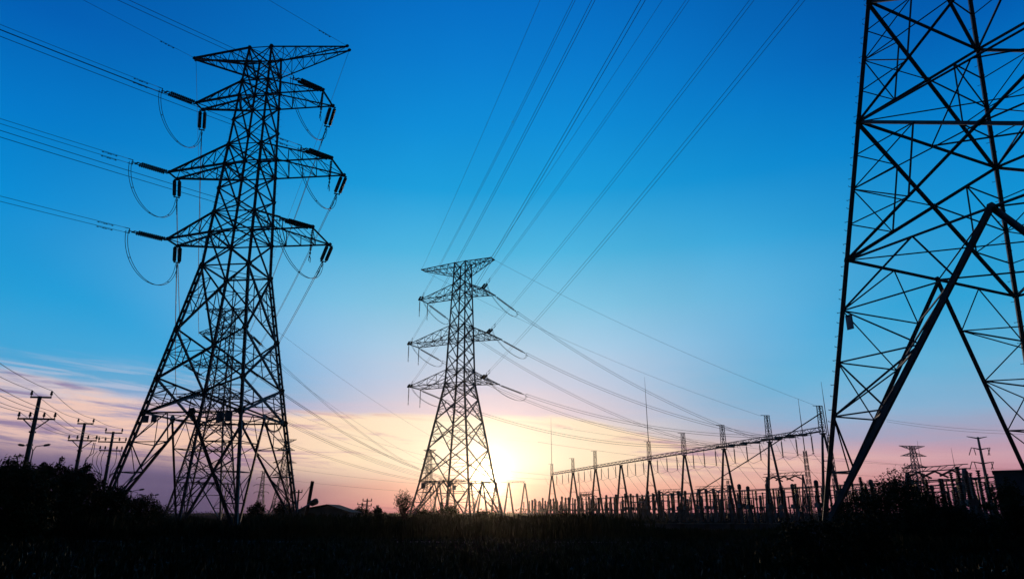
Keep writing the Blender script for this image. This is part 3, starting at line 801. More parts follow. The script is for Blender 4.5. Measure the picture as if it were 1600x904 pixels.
# small portals deep in the yard
def portal(pa, pb, H, label, w=.4):
    root = empty('portal_gantry', pa, 0, label, 'portal gantry', 'portals inside the yard')
    d = pb - pa; n = Vector((-d.y, d.x, 0)).normalized()
    for c in (Vector((0, 0, 0)), d):
        for s_ in (-1, 1):
            m = MB(); m.tube([c + n * s_ * (1.5 if w < .6 else 2.1), c + Vector((0, 0, H))], [w * .5, w * .4], 8); m.build('leg', M['concrete'], root, True)
    m = MB(); L = d.length; dd = d.normalized(); k = max(4, int(L / 1.2))
    for off in (n * .4 + Vector((0, 0, H)), -n * .4 + Vector((0, 0, H)), Vector((0, 0, H + .65))):
        m.bar(off - dd * .8, off + d + dd * .8, .12)
    for i in range(k):
        t0, t1 = d * (i / k), d * ((i + 1) / k)
        m.bar(n * .4 * (-1) ** i + t0 + Vector((0, 0, H)), Vector((0, 0, H + .65)) + t1, .07); m.bar(n * .4 * (-1) ** i + t0 + Vector((0, 0, H)), -n * .4 * (-1) ** i + t1 + Vector((0, 0, H)), .07)
    m.build('beam', M['steel'], root)
    for t in (.2, .5, .8):
        for s_ in (-1, 1):
            m = MB(); c = d * t + Vector((0, 0, H - .1)); m.lathe(c, c + n * s_ * 2.6 + Vector((0, 0, -.9)), post_prof(10, .17, .1), 7); m.build('insulator_stack', M['porcelain'], root)
    return root
def gp(px, depth, py): p = at(px, py, depth); return Vector((p.x, p.y, 0)), p.z
for (xa, ya, da, xb, yb, db, lb) in [(907, 774, 262, 926, 768, 250, 'small portal between the second and third A-frames of the long gantry'),
        (1026, 769, 225, 1062, 766, 215, 'small portal right of the tallest needle mast'),
        (1090, 765, 205, 1140, 760, 195, 'small portal left of the far lattice mast'),
        (1198, 746, 165, 1254, 740, 155, 'portal between the tallest lattice peak and the nearest pylon'),
        (1418, 738, 118, 1506, 731, 108, 'wide portal behind the round bush at the right')]:
    a, za = gp(xa, da, ya); b, zb = gp(xb, db, yb); portal(a, b, (za + zb) / 2, lb, .72 if xa > 1400 else .46)

# ------------------------------------------------------------------ lightning masts
def mast(px, ytop, depth, zl, label):
    p, z = gp(px, depth, ytop); root = empty('lightning_mast', p, 0, label, 'lightning mast', 'free standing lightning masts')
    m = MB()
    a, b = .55, .3; n = 10
    for sx, sy in SGN: m.bar((sx * a, sy * a, 0), (sx * b, sy * b, zl), .1)
    for i in range(n):
        za, zb = zl * i / n, zl * (i + 1) / n; wa, wb = lerp(a, b, i / n), lerp(a, b, (i + 1) / n)
        for kk in range(4):
            s0, s1 = SGN[kk], SGN[(kk + 1) % 4]; m.bar((s0[0] * wa, s0[1] * wa, za), (s1[0] * wb, s1[1] * wb, zb), .06); m.bar((s1[0] * wa, s1[1] * wa, za), (s0[0] * wb, s0[1] * wb, zb), .06)
    m.build('lattice_shaft', M['steel'], root)
    m = MB(); m.tube([(0, 0, zl), (0, 0, lerp(zl, z, .5)), (0, 0, z)], [.12, .09, .035], 6); m.build('needle', M['steel'], root)
    return root
mast(1247, 622, 170, 16, 'needle mast just left of the nearest pylon leg')
mast(1283, 596, 175, 20, 'needle mast half hidden by the nearest pylon leg')
mast(1433, 688, 260, 15, 'needle mast just left of the pylon behind the round bush')
mast(1486, 699, 250, 12, 'needle mast between the pylon and the tubular pole at the right')
mast(1137, 752, 240, 12, 'far lattice mast standing between the legs of a gantry A-frame')
mast(905, 735, 300, 10, 'faint short mast behind the second A-frame')

# ------------------------------------------------------------------ switchyard equipment
def post_proto():
    r = empty('post_insulator', (0, 0, 0))
    m = MB(); m.tube([(0, 0, 0), (0, 0, 2.6)], .15, 8); m.box((0, 0, 2.65), (.5, .5, .1)); m.build('support_column', M['concrete'], r)
    m = MB(); m.lathe((0, 0, 2.7), (0, 0, 5.2), post_prof(12, .19, .10), 8); m.build('insulator_stack', M['porcelain'], r)
    m = MB(); m.box((0, 0, 5.28), (.35, .22, .16)); m.build('clamp', M['steel'], r); return r
def ct_proto():
    r = empty('current_transformer', (0, 0, 0))
    for x in (-.25, .25):
        m = MB(); m.tube([(x, 0, 0), (x, 0, 2.2)], .13, 7); m.build('support_column', M['concrete'], r)
    m = MB(); m.box((0, 0, 2.5), (.85, .75, .6)); m.build('base_box', M['concrete'], r)
    m = MB(); m.lathe((0, 0, 2.8), (0, 0, 4.9), post_prof(10, .29, .19), 9); m.build('insulator_stack', M['porcelain'], r)
    m = MB(); m.lathe((0, 0, 4.9), (0, 0, 5.75), [(0, .2), (.15, .30), (.8, .30), (1, .12)], 10); m.build('head_tank', M['paint'], r, True); return r
def cb_proto():
    r = empty('circuit_breaker', (0, 0, 0))
    m = MB(); m.tube([(0, 0, 0), (0, 0, 2.3)], .16, 7); m.build('support_column', M['paint'], r)
    m = MB(); m.box((.39, 0, 1.25), (.45, .5, .9)); m.build('control_box', M['paint'], r)
    m = MB(); m.lathe((0, 0, 2.3), (0, 0, 4.1), post_prof(9, .24, .14), 8); m.build('insulator_stack', M['porcelain'], r)
    m = MB(); m.lathe((0, 0, 4.25), (0, 0, 5.9), post_prof(8, .25, .15), 8); m.build('interrupter', M['porcelain'], r)
    m = MB(); m.box((0, 0, 4.18), (.6, .5, .18)); m.build('terminal_box', M['steel'], r); return r
def ds_proto():
    r = empty('disconnect_switch', (0, 0, 0))
    for x in (-1.5, 1.5):
        m = MB(); m.tube([(x, 0, 0), (x, 0, 2.3)], .14, 7); m.build('support_column', M['concrete'], r)
    m = MB(); m.bar((-1.9, 0, 2.4), (1.9, 0, 2.4), .22, .18); m.build('base_beam', M['steel'], r)
    for x in (-1.6, 0, 1.6):
        m = MB(); m.lathe((x, 0, 2.5), (x, 0, 4.2), post_prof(8, .17, .1), 7); m.build('insulator_stack', M['porcelain'], r)
    m = MB(); m.bar((-1.8, 0, 4.3), (1.5, 0, 4.55), .09); m.bar((1.6, 0, 4.2), (1.6, 0, 4.7), .08); m.build('switch_arm', M['steel'], r); return r
PR = {'post': post_proto(), 'ct': ct_proto(), 'cb': cb_proto(), 'ds': ds_proto()}
first = set()
KN = {'post': ('post insulator', 'post insulator'), 'ct': ('round-headed transformer', 'current transformer'), 'cb': ('circuit breaker', 'circuit breaker'),
      'ds': ('three-post switch', 'disconnect switch')}
def zone(u):
    if u < FU[0] - 3: return 'beyond the last A-frame'
    for i in range(len(FU) - 1):
        if u < FU[i + 1]: return BAYW[i]
    return 'by the nearest pylon'
ROWN = {-7: 'in front of the gantry', 6: 'under the gantry', 12: 'in the second row', 18: 'in the third row', 25: 'in the fourth row', 33: 'in the fifth row', -12: 'in the row nearest the wall', 41: 'in the back row'}
def equip(kind, u, v, sc_=1.0):
    o = PR[kind] if kind not in first else copy_tree(PR[kind]); first.add(kind)
    o.location = gpt(u, v, 0); o.rotation_euler = (0, 0, math.atan2(GD.y, GD.x) + (0 if kind != 'ds' else math.pi / 2)); o.scale = (sc_, sc_, sc_)
    z = zone(u); lb = f'{KN[kind][0]} {ROWN[v]}, bay {z}'
    tag(o, lb, KN[kind][1], f'{KN[kind][1]}s {ROWN[v]}, bay {z}')
rows = [(-7, ['ct', 'ct', 'ct', 'post', 'post', 'post'], 4.3), (6, ['cb', 'cb', 'cb', 'ds', 'post', 'ds'], 4.4), (12, ['ds', 'post', 'ds', 'ct', 'ct', 'ct'], 4.6),
        (18, ['post', 'post', 'cb', 'cb', 'cb', 'post'], 4.6), (25, ['ct', 'post', 'post', 'cb', 'post', 'ct'], 5.0), (33, ['post', 'cb', 'post', 'ct'], 5.0)]
for v, seq, step in rows:
    u = (-6 if v < 0 or v > 20 else -62) + random.random() * 3; i = random.randrange(6)
    while u < FU[-1] + (6 if v < 0 else 26):
        equip(seq[(i // 3 * 3 + i) % len(seq)], u, v, random.uniform(1.0, 1.2)); i += 1; u += step * .86 * (random.uniform(.7, 1.1) if i % 3 else 1.6)
# busbars on their own posts
def busbar(A, B, label, step=9.0, r=.075, z0=None):
    root = empty('busbar', A, 0, label, 'busbar', 'tubular busbars')
    d = B - A; L = d.length
    m = MB(); m.tube([Vector((0, 0, 0)), d], r, 7); m.build('tube', M['wire'], root, True)
    n = max(2, int(L / step))
    for i in range(n + 1):
        p = d * (i / n); zt = A.z + p.z
        m = MB(); m.tube([p + Vector((0, 0, -zt)), p + Vector((0, 0, -2.3))], .15, 7); m.lathe(p + Vector((0, 0, -2.3)), p + Vector((0, 0, -.08)), post_prof(10, .17, .1), 7)
        m.build('support_post', M['porcelain'], root)
    return root
for v, z, nm in ((9, 6.3, 'nearest of the long busbars behind the gantry'), (15, 6.8, 'second long busbar behind the gantry'), (21, 7.2, 'third long busbar behind the gantry, slightly higher'), (29, 7.6, 'highest long busbar behind the gantry'), (3, 4.6, 'low long busbar right under the gantry beam'), (37, 6.9, 'long busbar at the back of the yard')):
    busbar(gpt(-4, v, z), gpt(FU[-1] + 20, v, z), nm, 11)
for (xa, ya, da, xb, yb, db, lb) in [(1312, 763, 128, 1580, 743, 96, 'uppermost busbar behind the round bush at the right'), (1312, 767, 134, 1580, 750, 101, 'second busbar behind the round bush at the right'),
        (1312, 771, 140, 1580, 755, 107, 'third busbar behind the round bush at the right'), (1312, 776, 150, 1580, 762, 114, 'lowest busbar behind the round bush at the right')]:
    busbar(at(xa, ya, da), at(xb, yb, db), lb, 12)
for i, (px, dep, hh) in enumerate([(1497, 92, 1.25), (1509, 96, 1.3), (1520, 90, 1.2), (1528, 98, 1.3), (1541, 92, 1.3), (1478, 104, 1.1), (1463, 108, 1.0), (1553, 96, 1.25), (1338, 118, 1.25), (1352, 124, 1.3), (1368, 116, 1.2), (1327, 112, 1.2)]):
    o = copy_tree(PR[('post', 'cb', 'ct', 'post')[i % 4]]); o.location = ground_at(px, dep); o.scale = (hh,) * 3; o.rotation_euler = (0, 0, i * .7)
    nm = ('slim post insulator', 'circuit breaker pole', 'round-headed instrument transformer', 'slim post insulator')[i % 4]
    tag(o, f'{nm} standing {"between the nearest pylon and the round bush" if px < 1400 else "below the wide portal"}', (KN[('post', 'cb', 'ct', 'post')[i % 4]][1]), f'{nm} {"left of the round bush" if px < 1400 else "below the wide portal"}')
A_, B_ = at(1284, 644, 123), at(1090, 768, 168)
wire('stay_cable', [A_, lerp(A_, B_, .5) + Vector((0, 0, -.15)), B_], .11, 'thick straight stay slanting down behind the long gantry from its nearest peak', 'stay cable')
# tank behind the bush
m = MB(); pT = ground_at(1491, 84); m.lathe(pT + Vector((-1.6, 0, 1.75)), pT + Vector((1.6, 0, 1.75)), [(0, .2), (.06, .55), (.94, .55), (1, .2)], 12)
root = empty('oil_tank', pT, 0, 'bluish horizontal tank beside the round bush at the right', 'tank')
m.v = [tuple(Vector(v) - pT) for v in m.v]; m.build('drum', M['paint'], root, True)
for x in (-1, 1):
    m = MB(); m.box((x, 0, .62), (.3, .8, 1.24)); m.build('support_column', M['concrete'], root)

# ------------------------------------------------------------------ tubular pole with arms, right
pP = ground_at(1552, 300); root = empty('steel_pole', pP, .1, 'tubular steel transmission pole with three tiers of arms near the right edge', 'transmission pole')
m = MB(); m.tube([(0, 0, 0), (0, 0, 32.6)], [.85, .42], 12); m.build('shaft', M['steel'], root, True)
for z, xl, xr, dr in ((32.2, 5.0, 4.2, .2), (27.6, 4.0, 4.6, 2.6), (21.8, 5.0, 4.8, 2.6)):
    for sx, x in ((-1, xl), (1, xr)):
        m = MB(); m.tube([(0, 0, z - .2), (sx * x, 0, z + .55)], [.32, .14], 6); a = m.build('cross_arm', M['steel'], root)
        if dr > 1:
            for ox in (0, 1.1):
                m = MB(); m.lathe((sx * (x - ox), 0, z + .4), (sx * (x - ox) + (-1.6 if ox == 0 else .4), 0, z - dr), post_prof(10, .2, .12), 7); m.build('insulator_stack', M['porcelain'], a)

# ------------------------------------------------------------------ distribution poles at the left
P1, P2, P3 = ground_at(24, 45.0), ground_at(106, 59.0), ground_at(155, 66.5)
def dist_pole(p, H, yaw, label, kind):
    root = empty('utility_pole', p, yaw, label, 'utility pole', 'roadside utility poles')
    m = MB(); m.tube([(0, 0, 0), (0, 0, H)], [.19, .11], 10); m.build('pole', M['concrete'], root, True)
    tiers = [(H - .05, .63, (-.6, .6)), (H - 1.45, 1.12, (-1.08, -.42, .42, 1.08))] if kind == 0 else [(H - .1, .75, (-.7, .7)), (H - .95, 1.2, (-1.15, -.6, .6, 1.15)), (H - 1.75, .98, (-.93, -.5, .5, .93))]
    tops = []
    for z, x, ins in tiers:
        m = MB(); m.bar((-x, .14, z), (x, .14, z), .09, .11); a = m.build('cross_arm', M['steel'], root)
        for i in ins:
            m = MB(); m.lathe((i, .14, z + .05), (i, .14, z + .42), [(0, .025), (.25, .03), (.3, .085), (.55, .09), (.6, .05), (.7, .075), (1, .05)], 8); m.build('pin_insulator', M['porcelain'], a)
            tops.append(Vector((i, .14, z + .44)))
    if kind == 0:
        for s_ in (-1, 1):
            m = MB(); m.bar((s_ * .75, .14, H - 1.5), (0, .12, H - 2.15), .06); m.build('arm_brace', M['steel'], root)
    m = MB(); m.box((0, 0, H - 2.3), (.3, .3, .1)); m.box((0, 0, H - 3.1), (.28, .28, .08)); m.build('clamp_band', M['steel'], root)
    return root, [Vector((p.x + t.x * math.cos(yaw) - t.y * math.sin(yaw), p.y + t.x * math.sin(yaw) + t.y * math.cos(yaw), t.z)) for t in tops]
H0 = 8.95
ya = math.atan2(-(P2.x - P1.x), (P2.y - P1.y)) * .4
q1, t1 = dist_pole(P1, H0, ya, 'nearest utility pole at the left edge, with two crossarms', 0)
q2, t2 = dist_pole(P2, H0, ya, 'middle one of the three utility poles at the left', 0)
q3, t3 = dist_pole(P3, H0 + .1, ya + .1, 'utility pole with three crossarms and curved cables, beside the left foot of the large pylon', 1)
for s_ in (-1, 1):                                     # cable terminations curving down
    for j in range(3):
        x = s_ * (.5 + .3 * j); m = MB(); z = H0 - 1.7
        m.tube([(x, .1, z), (x * 1.25, .05, z - .5), (x * 1.2, 0, z - 1.2), (x * .75, -.1, z - 1.75), (s_ * .35, -.16, z - 2.5), (s_ * .25, -.16, z - 5)], .028, 5)
        m.build('service_cable', M['wire'], q3)
    m = MB(); m.tube([(s_ * .3, 0, H0 - 3.9), (s_ * .8, 0, H0 - 3.6), (s_ * 1.05, 0, H0 - 3.55)], .05, 5); m.build('cable_bracket', M['steel'], q3)
for s_ in (1,):
    for j in range(2):
        m = MB(); z = H0 - 2.0
        m.tube([(.15, 0, z - 2.4 - 3 * j), (.5, 0, z - 1.9), (.62, 0, z - 1.2 + .3 * j), (.9 + .2 * j, 0, z - .5), (.95 + .1 * j, .1, z + .4)], .03, 5); m.build('service_cable', M['wire'], q2)
PN = ['left top', 'right top', 'leftmost lower', 'inner left lower', 'inner right lower', 'rightmost lower']
d01 = (P1 - P2) * 1.05
for i in range(6):
    for a, b, nm in ((t1[i], t2[i], 'between the first two utility poles'), (t2[i], t3[i], 'between the second and third utility poles'), (t1[i] + d01 * 1.6 + Vector((0, 0, .5)), t1[i], 'from the nearest utility pole out of the left edge')):
        sag = (b - a).length * .022
        pts = [lerp(a, b, k / 20) + Vector((0, 0, -4 * sag * (k / 20) * (1 - k / 20))) for k in range(21)]
        wire('service_wire', pts, .016, f'{PN[i]} wire {nm}', 'power line', 'utility pole wires')

# street lamps
def street_lamp(p, H, arms, label, s=1.0, yaw=0):
    root = empty('street_lamp', p, yaw, label, 'street lamp', 'street lamps along the road')
    m = MB(); m.tube([(0, 0, 0), (0, 0, H)], [.10 * s, .06 * s], 8); m.build('post', M['steel'], root, True)
    for sx in arms:
        m = MB(); m.tube([(0, 0, H - .1), (sx * .25 * s, 0, H + .35 * s), (sx * .9 * s, 0, H + .45 * s), (sx * 1.1 * s, 0, H + .45 * s)], .04 * s, 6); a = m.build('lamp_arm', M['steel'], root)
        m = MB(); m.lathe((sx * 1.0 * s, 0, H + .44 * s), (sx * 1.75 * s, 0, H + .56 * s), [(0, .05 * s), (.2, .12 * s), (.75, .13 * s), (1, .04 * s)], 8); m.build('lamp_head', M['paint'], a)
street_lamp(ground_at(31, 64), 7.15, (-1, 1), 'double-headed street lamp half hidden by the trees at the left edge', .85)
for i, (px, py, dep) in enumerate([(205, 770, 150), (216, 772, 165), (232, 777, 190), (250, 783, 215)]):
    p, z = gp(px, dep, py); street_lamp(p, z, (-1,) if i % 2 else (-1, 1), ['far street lamp above the left bushes, nearest of the small ones', 'far street lamp, second of the small ones above the left bushes',
        'far street lamp, third of the small ones above the left bushes', 'far street lamp, smallest one left of the big pylon leg'][i], 1.5)

# small poles on the skyline
def tee_pole(px, py, dep, w, label, arms=1, lean=0.0):
    p, z = gp(px, dep, py); root = empty('utility_pole', p, .2, label, 'utility pole', 'small far utility poles')
    m = MB(); m.tube([(0, 0, 0), (lean, 0, z)], [.2, .14], 7); m.build('pole', M['concrete'], root)
    for k in range(arms):
        m = MB(); m.bar((lean - w, 0, z - .35 - k * .9), (lean + w, 0, z - .35 - k * .9), .16); a = m.build('cross_arm', M['steel'], root)
        for i in (-.9, 0, .9):
            m = MB(); m.lathe((lean + i * w, 0, z - .3 - k * .9), (lean + i * w, 0, z + .1 - k * .9), [(0, .05), (.4, .12), (1, .08)], 6); m.build('pin_insulator', M['porcelain'], a)
tee_pole(574, 779, 140, .9, 'far utility pole right of the tiled roof, the taller one', 2)
tee_pole(566, 785, 165, 1.1, 'far T-shaped pole right of the tiled roof', 1)
tee_pole(590, 789, 170, .3, 'far bare pole between the tiled roof and the airy tree', 1)
tee_pole(467, 765, 120, .6, 'small pole hugging the right foot of the large left pylon', 1)
# leaning mast with a stay and a slanted floodlight
p, z = gp(479, 70, 793); z = at(485, 751, 70).z
root = empty('leaning_post', Vector((p.x, p.y, 0)), 0, 'thick leaning post beside the tiled roof, with a thin stay cable', 'post')
m = MB(); m.tube([(-.1, 0, 0), (.36, 0, z)], .17, 9); m.build('pole', M['bark'], root, True)
m = MB(); m.tube([(.34, 0, z - .2), (-.7, .3, z - 1.7), (-1.3, .5, z - 2.0)], .03, 5); m.build('stay_cable', M['wire'], root)
p, zz = gp(478, 66, 790); root = empty('floodlight', Vector((p.x, p.y, 0)), 0, 'pale slanted floodlight arm with a dark round head beside the leaning post', 'floodlight')
m = MB(); m.tube([(-.1, 0, 0), (-.1, 0, zz)], .07, 7); m.build('post', M['steel'], root)
m = MB(); m.tube([(-.7, 0, zz - .42), (.55, 0, zz + .28)], .09, 8); m.build('lamp_arm', M['plate'], root, True)
m = MB(); m.lathe((.35, 0, zz + .15), (1.05, 0, zz + .5), [(0, .12), (.2, .26), (.8, .3), (1, .18)], 10); m.build('lamp_head', M['paint'], root, True)

# ------------------------------------------------------------------ hut, wall, building
pA = ground_at(452, 90); pB = ground_at(546, 90); W = pB.x - pA.x
root = empty('farm_hut', Vector(((pA.x + pB.x) / 2, 90, 0)), 0, 'low farm hut with a gently pitched tiled roof, beside the large left pylon', 'hut')
m = MB(); m.quad_prism([(-W / 2 + .2, .2, 0), (W / 2 - .2, .2, 0), (W / 2 - .2, .2, 1.72), (.9, .2, 2.6), (-W / 2 + .2, .2, 1.84)], [(-W / 2 + .2, 5.8, 0), (W / 2 - .2, 5.8, 0), (W / 2 - .2, 5.8, 1.72), (.9, 5.8, 2.6), (-W / 2 + .2, 5.8, 1.84)]); m.build('wall', M['wall'], root)
m = MB(); rz = 2.75; ex = W / 2 + .25
m.quad_prism([(-ex, -.3, 1.92), (.9, -.3, rz), (ex, -.3, 1.78), (ex, -.3, 1.70), (.9, -.3, rz - .12), (-ex, -.3, 1.84)][::-1], [(-ex, 6.3, 1.92), (.9, 6.3, rz), (ex, 6.3, 1.78), (ex, 6.3, 1.70), (.9, 6.3, rz - .12), (-ex, 6.3, 1.84)][::-1])
m.build('roof', M['tile'], root)
m = MB(); m.box((-1, .18, .85), (.9, .06, 1.7)); m.build('door', M['bark'], root)
A, B = ground_at(948, 62), ground_at(1296, 62)
root = empty('boundary_wall', A, 0, 'long low rendered wall in front of the switchyard', 'wall')
m = MB(); d = B - A; m.box(Vector((d.x / 2, 0, .40)), (d.x, .24, .80)); m.build('panel', M['wall'], root)
m = MB(); m.box(Vector((d.x / 2, 0, .83)), (d.x + .1, .36, .06)); m.build('coping', M['concrete'], root)
for i in range(10):
    m = MB(); m.box(Vector((d.x * i / 9, 0, .44)), (.4, .4, .9)); m.build('pier', M['concrete'], root)
p = ground_at(1604, 40); zt = at(1590, 737, 40).z
root = empty('equipment_house', p, -.60, 'dark blue flat-roofed equipment house at the right edge', 'building')
m = MB(); m.box((.7, 1.5, zt / 2), (3.6, 3, zt)); m.build('wall', M['wall'], root)
m = MB(); m.box((.7, 1.5, zt + .06), (3.8, 3.2, .12)); m.build('roof', M['concrete'], root)
m = MB(); m.box((.3, -.02, 1.0), (.8, .06, 2.0)); m.build('door', M['paint'], root)

# ------------------------------------------------------------------ trees
def leaf_quad(m, c, s):
    a = Vector((random.gauss(0, 1), random.gauss(0, 1), random.gauss(0, 1))).normalized(); b = a.orthogonal().normalized()
    b = Quaternion(a, random.random() * 6.28) @ b; n = a.cross(b)
    i = len(m.v); w = s * random.uniform(.28, .45); l = s * random.uniform(.7, 1.2)
    m.v += [tuple(c - b * l * .5), tuple(c + n * w * .5), tuple(c + b * l * .5), tuple(c - n * w * .5)]; m.f.append((i, i + 1, i + 2, i + 3))
def tree(px, depth, ytop, half_px, label, n_leaf=3500, leaf=.26, dens=2.2, low=.15, cat='tree', name='broadleaf_tree', trunk=True, mat='leaf', group=None, low_fill=True):
    base = ground_at(px, depth); H = at(px, ytop, depth).z; Rr = half_px / FPX * depth
    root = empty(name, base, 0, label, cat, group)
    cl = []
    nb = 40
    for i in range(nb):
        th = random.random() * 6.28; rr = Rr * math.sqrt(random.random()) * .8
        zz = lerp(low * H, H, random.random() ** .75); k = math.sqrt(max(.05, 1 - ((zz / H - .45) / .62) ** 2))
        cl.append((Vector((rr * k * math.cos(th), rr * k * math.sin(th), min(zz, H * (1 - .42 * (rr / Rr) ** 2)) - .1 * H * random.random())), Rr * random.uniform(.16, .34)))
    cl.append((Vector((0, 0, H * .88)), Rr * .22))
    if low_fill:                                              # skirts of foliage down to the ground
        for i in range(14):
            th = random.random() * 6.28; rr = Rr * math.sqrt(random.random()) * .95
            cl.append((Vector((rr * math.cos(th), rr * math.sin(th), H * random.uniform(.06, .38))), Rr * random.uniform(.2, .32)))
    for i in range(22):
        c, r = random.choice(cl[:nb]); o_ = Vector((c.x, c.y, (c.z - H * .4) * 1.3)).normalized()
        cl.append((c + o_ * r * random.uniform(.8, 1.35), r * random.uniform(.2, .42)))
    m = MB()
    th_ = max(.05, H * .028)
    if trunk:
        m.tube([(0, 0, 0), (.04 * H, .02 * H, H * .25), (.02 * H, 0, H * .5)], [th_, th_ * .75, th_ * .5], 8)
    for c, r in cl[::1]:
        s = Vector((.03 * H * random.random(), 0, H * random.uniform(.12, .4))) if trunk else Vector((random.uniform(-.2, .2) * Rr, random.uniform(-.2, .2) * Rr, 0))
        m.tube([s, lerp(s, c, .5) + Vector((random.uniform(-.1, .1), random.uniform(-.1, .1), .06)) * r * 2, c], [th_ * .4, th_ * .25, th_ * .08], 5)
    m.build('trunk', M['bark'], root)
    m = MB(); tot = sum(r * r for _, r in cl)
    for c, r in cl:
        for _ in range(int(n_leaf * dens * r * r / tot)):
            d = Vector((random.gauss(0, 1), random.gauss(0, 1), random.gauss(0, .8))).normalized() * r * (random.random() ** .4) * random.choice((1, 1, 1, 1.25))
            q = c + d
            if q.z > .05: leaf_quad(m, q, leaf)
    m.build('crown', M[mat], root); return root
tree(1272, 21.5, 812, 70, 'shaggy weed clump hiding the concrete foot of the nearest pylon', 2600, .12, low=.02, cat='bush', name='bush', trunk=False)
tree(1348, 23, 806, 60, 'shaggy weed clump right of the foot of the nearest pylon', 2400, .12, low=.02, cat='bush', name='bush', trunk=False)
TG = 'trees at the left edge'
tree(10, 41, 726, 72, 'leafy tree cut by the left edge, in front of the utility pole', 7500, .26)
tree(72, 50, 722, 62, 'tallest leafy tree of the left clump, right of the nearest utility pole', 7500, .26)
tree(122, 54, 738, 46, 'round leafy tree below the middle utility pole', 6000, .25)
tree(176, 56, 764, 38, 'low leafy tree behind the left foot of the large pylon', 3600, .22)
tree(216, 64, 776, 38, 'bushy tree just right of the left foot of the large pylon', 3000, .22, cat='bush', name='bush', trunk=False)
tree(246, 76, 787, 26, 'small bush halfway between the left feet of the large pylon', 2000, .2, cat='bush', name='bush', trunk=False)
tree(630, 86, 772, 29, 'airy small tree at the left foot of the pylon in front of the sun', 2400, .2, dens=1.0, low=.25, low_fill=False)
tree(592, 104, 794, 17, 'low bush midway between the farm hut and the airy tree', 1500, .26, cat='bush', name='bush', trunk=False)
tree(536, 96, 797, 16, 'low bush at the right eaves of the farm hut', 1200, .24, cat='bush', name='bush', trunk=False)
tree(664, 100, 796, 18, 'low bush just right of the airy tree', 1300, .24, cat='bush', name='bush', trunk=False)
tree(760, 100, 797, 22, 'low bush right of the centre of the sun pylon', 1300, .24, cat='bush', name='bush', trunk=False)
tree(880, 90, 800, 20, 'low bush before the farthest A-frames of the long gantry', 1200, .22, cat='bush', name='bush', trunk=False)
tree(700, 112, 791, 28, 'round bush among the feet of the pylon in front of the sun', 2200, .26, cat='bush', name='bush', trunk=False)
tree(400, 96, 784, 16, 'dark bush behind the near right leg of the large left pylon', 1500, .26, cat='bush', name='bush', trunk=False)
tree(440, 94, 783, 18, 'dark bush left of the farm hut', 1500, .26, cat='bush', name='bush', trunk=False)
tree(564, 100, 792, 20, 'low bush right of the farm hut', 1500, .26, cat='bush', name='bush', trunk=False)
tree(1412, 40, 749, 82, 'big round bush in the right foreground before the wide portal', 8500, .15, low=.02, cat='bush', name='bush', trunk=False)
tree(1352, 42, 768, 54, 'lower bush joined to the left of the big round bush', 4500, .15, low=.02, cat='bush', name='bush', trunk=False)
tree(1316, 44, 776, 34, 'small bush beside the foot of the nearest pylon', 2600, .14, low=.02, cat='bush', name='bush', trunk=False)
tree(1470, 38, 784, 66, 'low bush sloping down right of the big round bush', 4200, .14, low=.02, cat='bush', name='bush', trunk=False)
tree(1580, 34, 752, 46, 'leafy bush in front of the equipment house at the right edge', 5200, .14, low=.02, cat='bush', name='bush', trunk=False)
tree(1520, 36, 806, 60, 'lowest bush between the round bush and the right edge', 2600, .14, low=.02, cat='bush', name='bush', trunk=False)

# ------------------------------------------------------------------ crops, hedge and ground cover (uncountable)
def blades(name, label, cat, mat, n, area, h, w, lean=.35, thin=0):
    m = MB()
    for _ in range(n):
        x, y = area(); hh = h * random.uniform(.55, 1.08) * (.86 + .17 * math.sin(x * .31 + y * .11) + .13 * math.sin(x * .93 + 2 + y * .4) + .08 * math.sin(x * 2.7)); th = random.random() * 6.28; dx, dy = math.cos(th), math.sin(th)
        i = len(m.v); ww = w * random.uniform(.6, 1.3); ln = lean * hh * random.random()
        m.v += [(x - dx * ww, y - dy * ww, 0), (x + dx * ww, y + dy * ww, 0), (x + dx * ww * .7 - dy * ln * .4, y + dy * ww * .7 + dx * ln * .4, hh * .65), (x - dy * ln, y + dx * ln, hh), (x - dx * ww * .7 - dy * ln * .4, y - dy * ww * .7 + dx * ln * .4, hh * .65)]
        m.f.append((i, i + 1, i + 2, i + 3, i + 4))
    o = m.build(name, M[mat]); tag(o, label, cat, None, 'stuff'); return o
def area_px(x0, x1, d0, d1):
    def f():
        d = d0 + (d1 - d0) * random.random() ** 1.3; p = ground_at(x0 + (x1 - x0 + random.uniform(-70, 60) + 30 * math.sin(d * .4)) * random.random(), d); return p.x, p.y
    return f
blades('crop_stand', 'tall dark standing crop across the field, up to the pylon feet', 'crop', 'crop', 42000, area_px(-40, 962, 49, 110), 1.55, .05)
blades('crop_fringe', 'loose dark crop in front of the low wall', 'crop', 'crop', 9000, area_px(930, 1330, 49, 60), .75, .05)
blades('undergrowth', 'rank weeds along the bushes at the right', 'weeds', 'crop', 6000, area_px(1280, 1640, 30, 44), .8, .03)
m = MB()
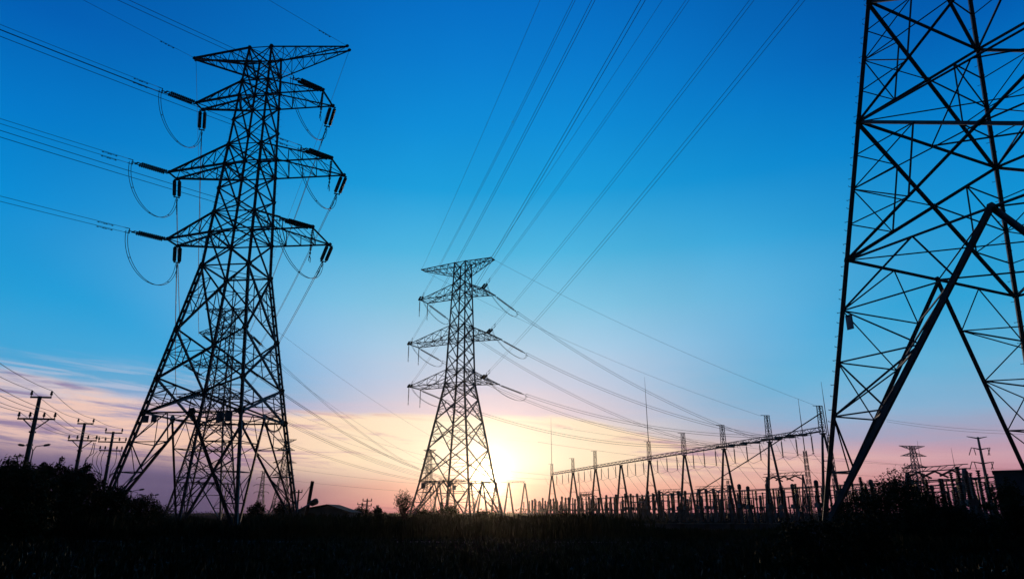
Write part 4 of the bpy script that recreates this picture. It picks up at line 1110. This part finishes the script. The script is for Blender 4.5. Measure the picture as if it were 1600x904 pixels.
for _ in range(52000):
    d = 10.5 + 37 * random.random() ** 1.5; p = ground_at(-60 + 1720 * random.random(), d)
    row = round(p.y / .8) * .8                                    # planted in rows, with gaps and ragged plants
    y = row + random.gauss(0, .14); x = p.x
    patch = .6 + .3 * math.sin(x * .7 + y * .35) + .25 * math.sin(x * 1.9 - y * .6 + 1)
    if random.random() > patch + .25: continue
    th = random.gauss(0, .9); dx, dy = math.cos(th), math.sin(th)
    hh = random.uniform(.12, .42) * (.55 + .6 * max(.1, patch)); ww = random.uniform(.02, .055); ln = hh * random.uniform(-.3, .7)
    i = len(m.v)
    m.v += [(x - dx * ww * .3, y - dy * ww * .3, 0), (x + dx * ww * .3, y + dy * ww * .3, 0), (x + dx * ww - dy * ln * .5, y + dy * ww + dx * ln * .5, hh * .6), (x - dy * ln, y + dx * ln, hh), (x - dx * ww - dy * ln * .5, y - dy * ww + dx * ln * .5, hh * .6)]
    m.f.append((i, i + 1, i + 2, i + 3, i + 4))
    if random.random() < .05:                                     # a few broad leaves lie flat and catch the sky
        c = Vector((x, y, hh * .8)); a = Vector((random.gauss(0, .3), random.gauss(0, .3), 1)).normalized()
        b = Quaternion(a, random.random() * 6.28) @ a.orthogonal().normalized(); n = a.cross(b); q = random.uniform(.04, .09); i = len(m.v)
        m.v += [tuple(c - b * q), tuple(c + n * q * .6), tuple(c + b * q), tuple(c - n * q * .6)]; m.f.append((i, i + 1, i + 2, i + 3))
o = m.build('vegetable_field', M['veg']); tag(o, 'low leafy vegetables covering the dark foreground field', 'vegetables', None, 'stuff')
# far tree line
m = MB()
for _ in range(9000):
    x = random.uniform(-420, 420); y = 520 + random.uniform(-15, 15); hh = (3.2 + 2.2 * math.sin(x * .051) * math.sin(x * .017 + 1) + 1.2 * math.sin(x * .23))
    leaf_quad(m, Vector((x, y, random.random() ** .7 * max(1.2, hh))), 1.5)
o = m.build('distant_wood', M['leaf']); tag(o, 'low far wood along the skyline', 'wood', None, 'stuff')

# ------------------------------------------------------------------ evening haze
m = MB(); m.quad_prism([(-700, -60, -1), (700, -60, -1), (700, 700, -1), (-700, 700, -1)], [(-700, -60, 58), (700, -60, 58), (700, 700, 58), (-700, 700, 58)])
hm = bpy.data.materials.new('haze'); hm.use_nodes = True; t = hm.node_tree; t.nodes.clear()
pv = N(t, 'ShaderNodeVolumePrincipled'); pv.inputs['Color'].default_value = (.95, .93, .95, 1); pv.inputs['Density'].default_value = .0001; pv.inputs['Anisotropy'].default_value = .95
ou = N(t, 'ShaderNodeOutputMaterial'); t.links.new(pv.outputs[0], ou.inputs['Volume'])
o = m.build('haze', hm); o['kind'] = 'stuff'
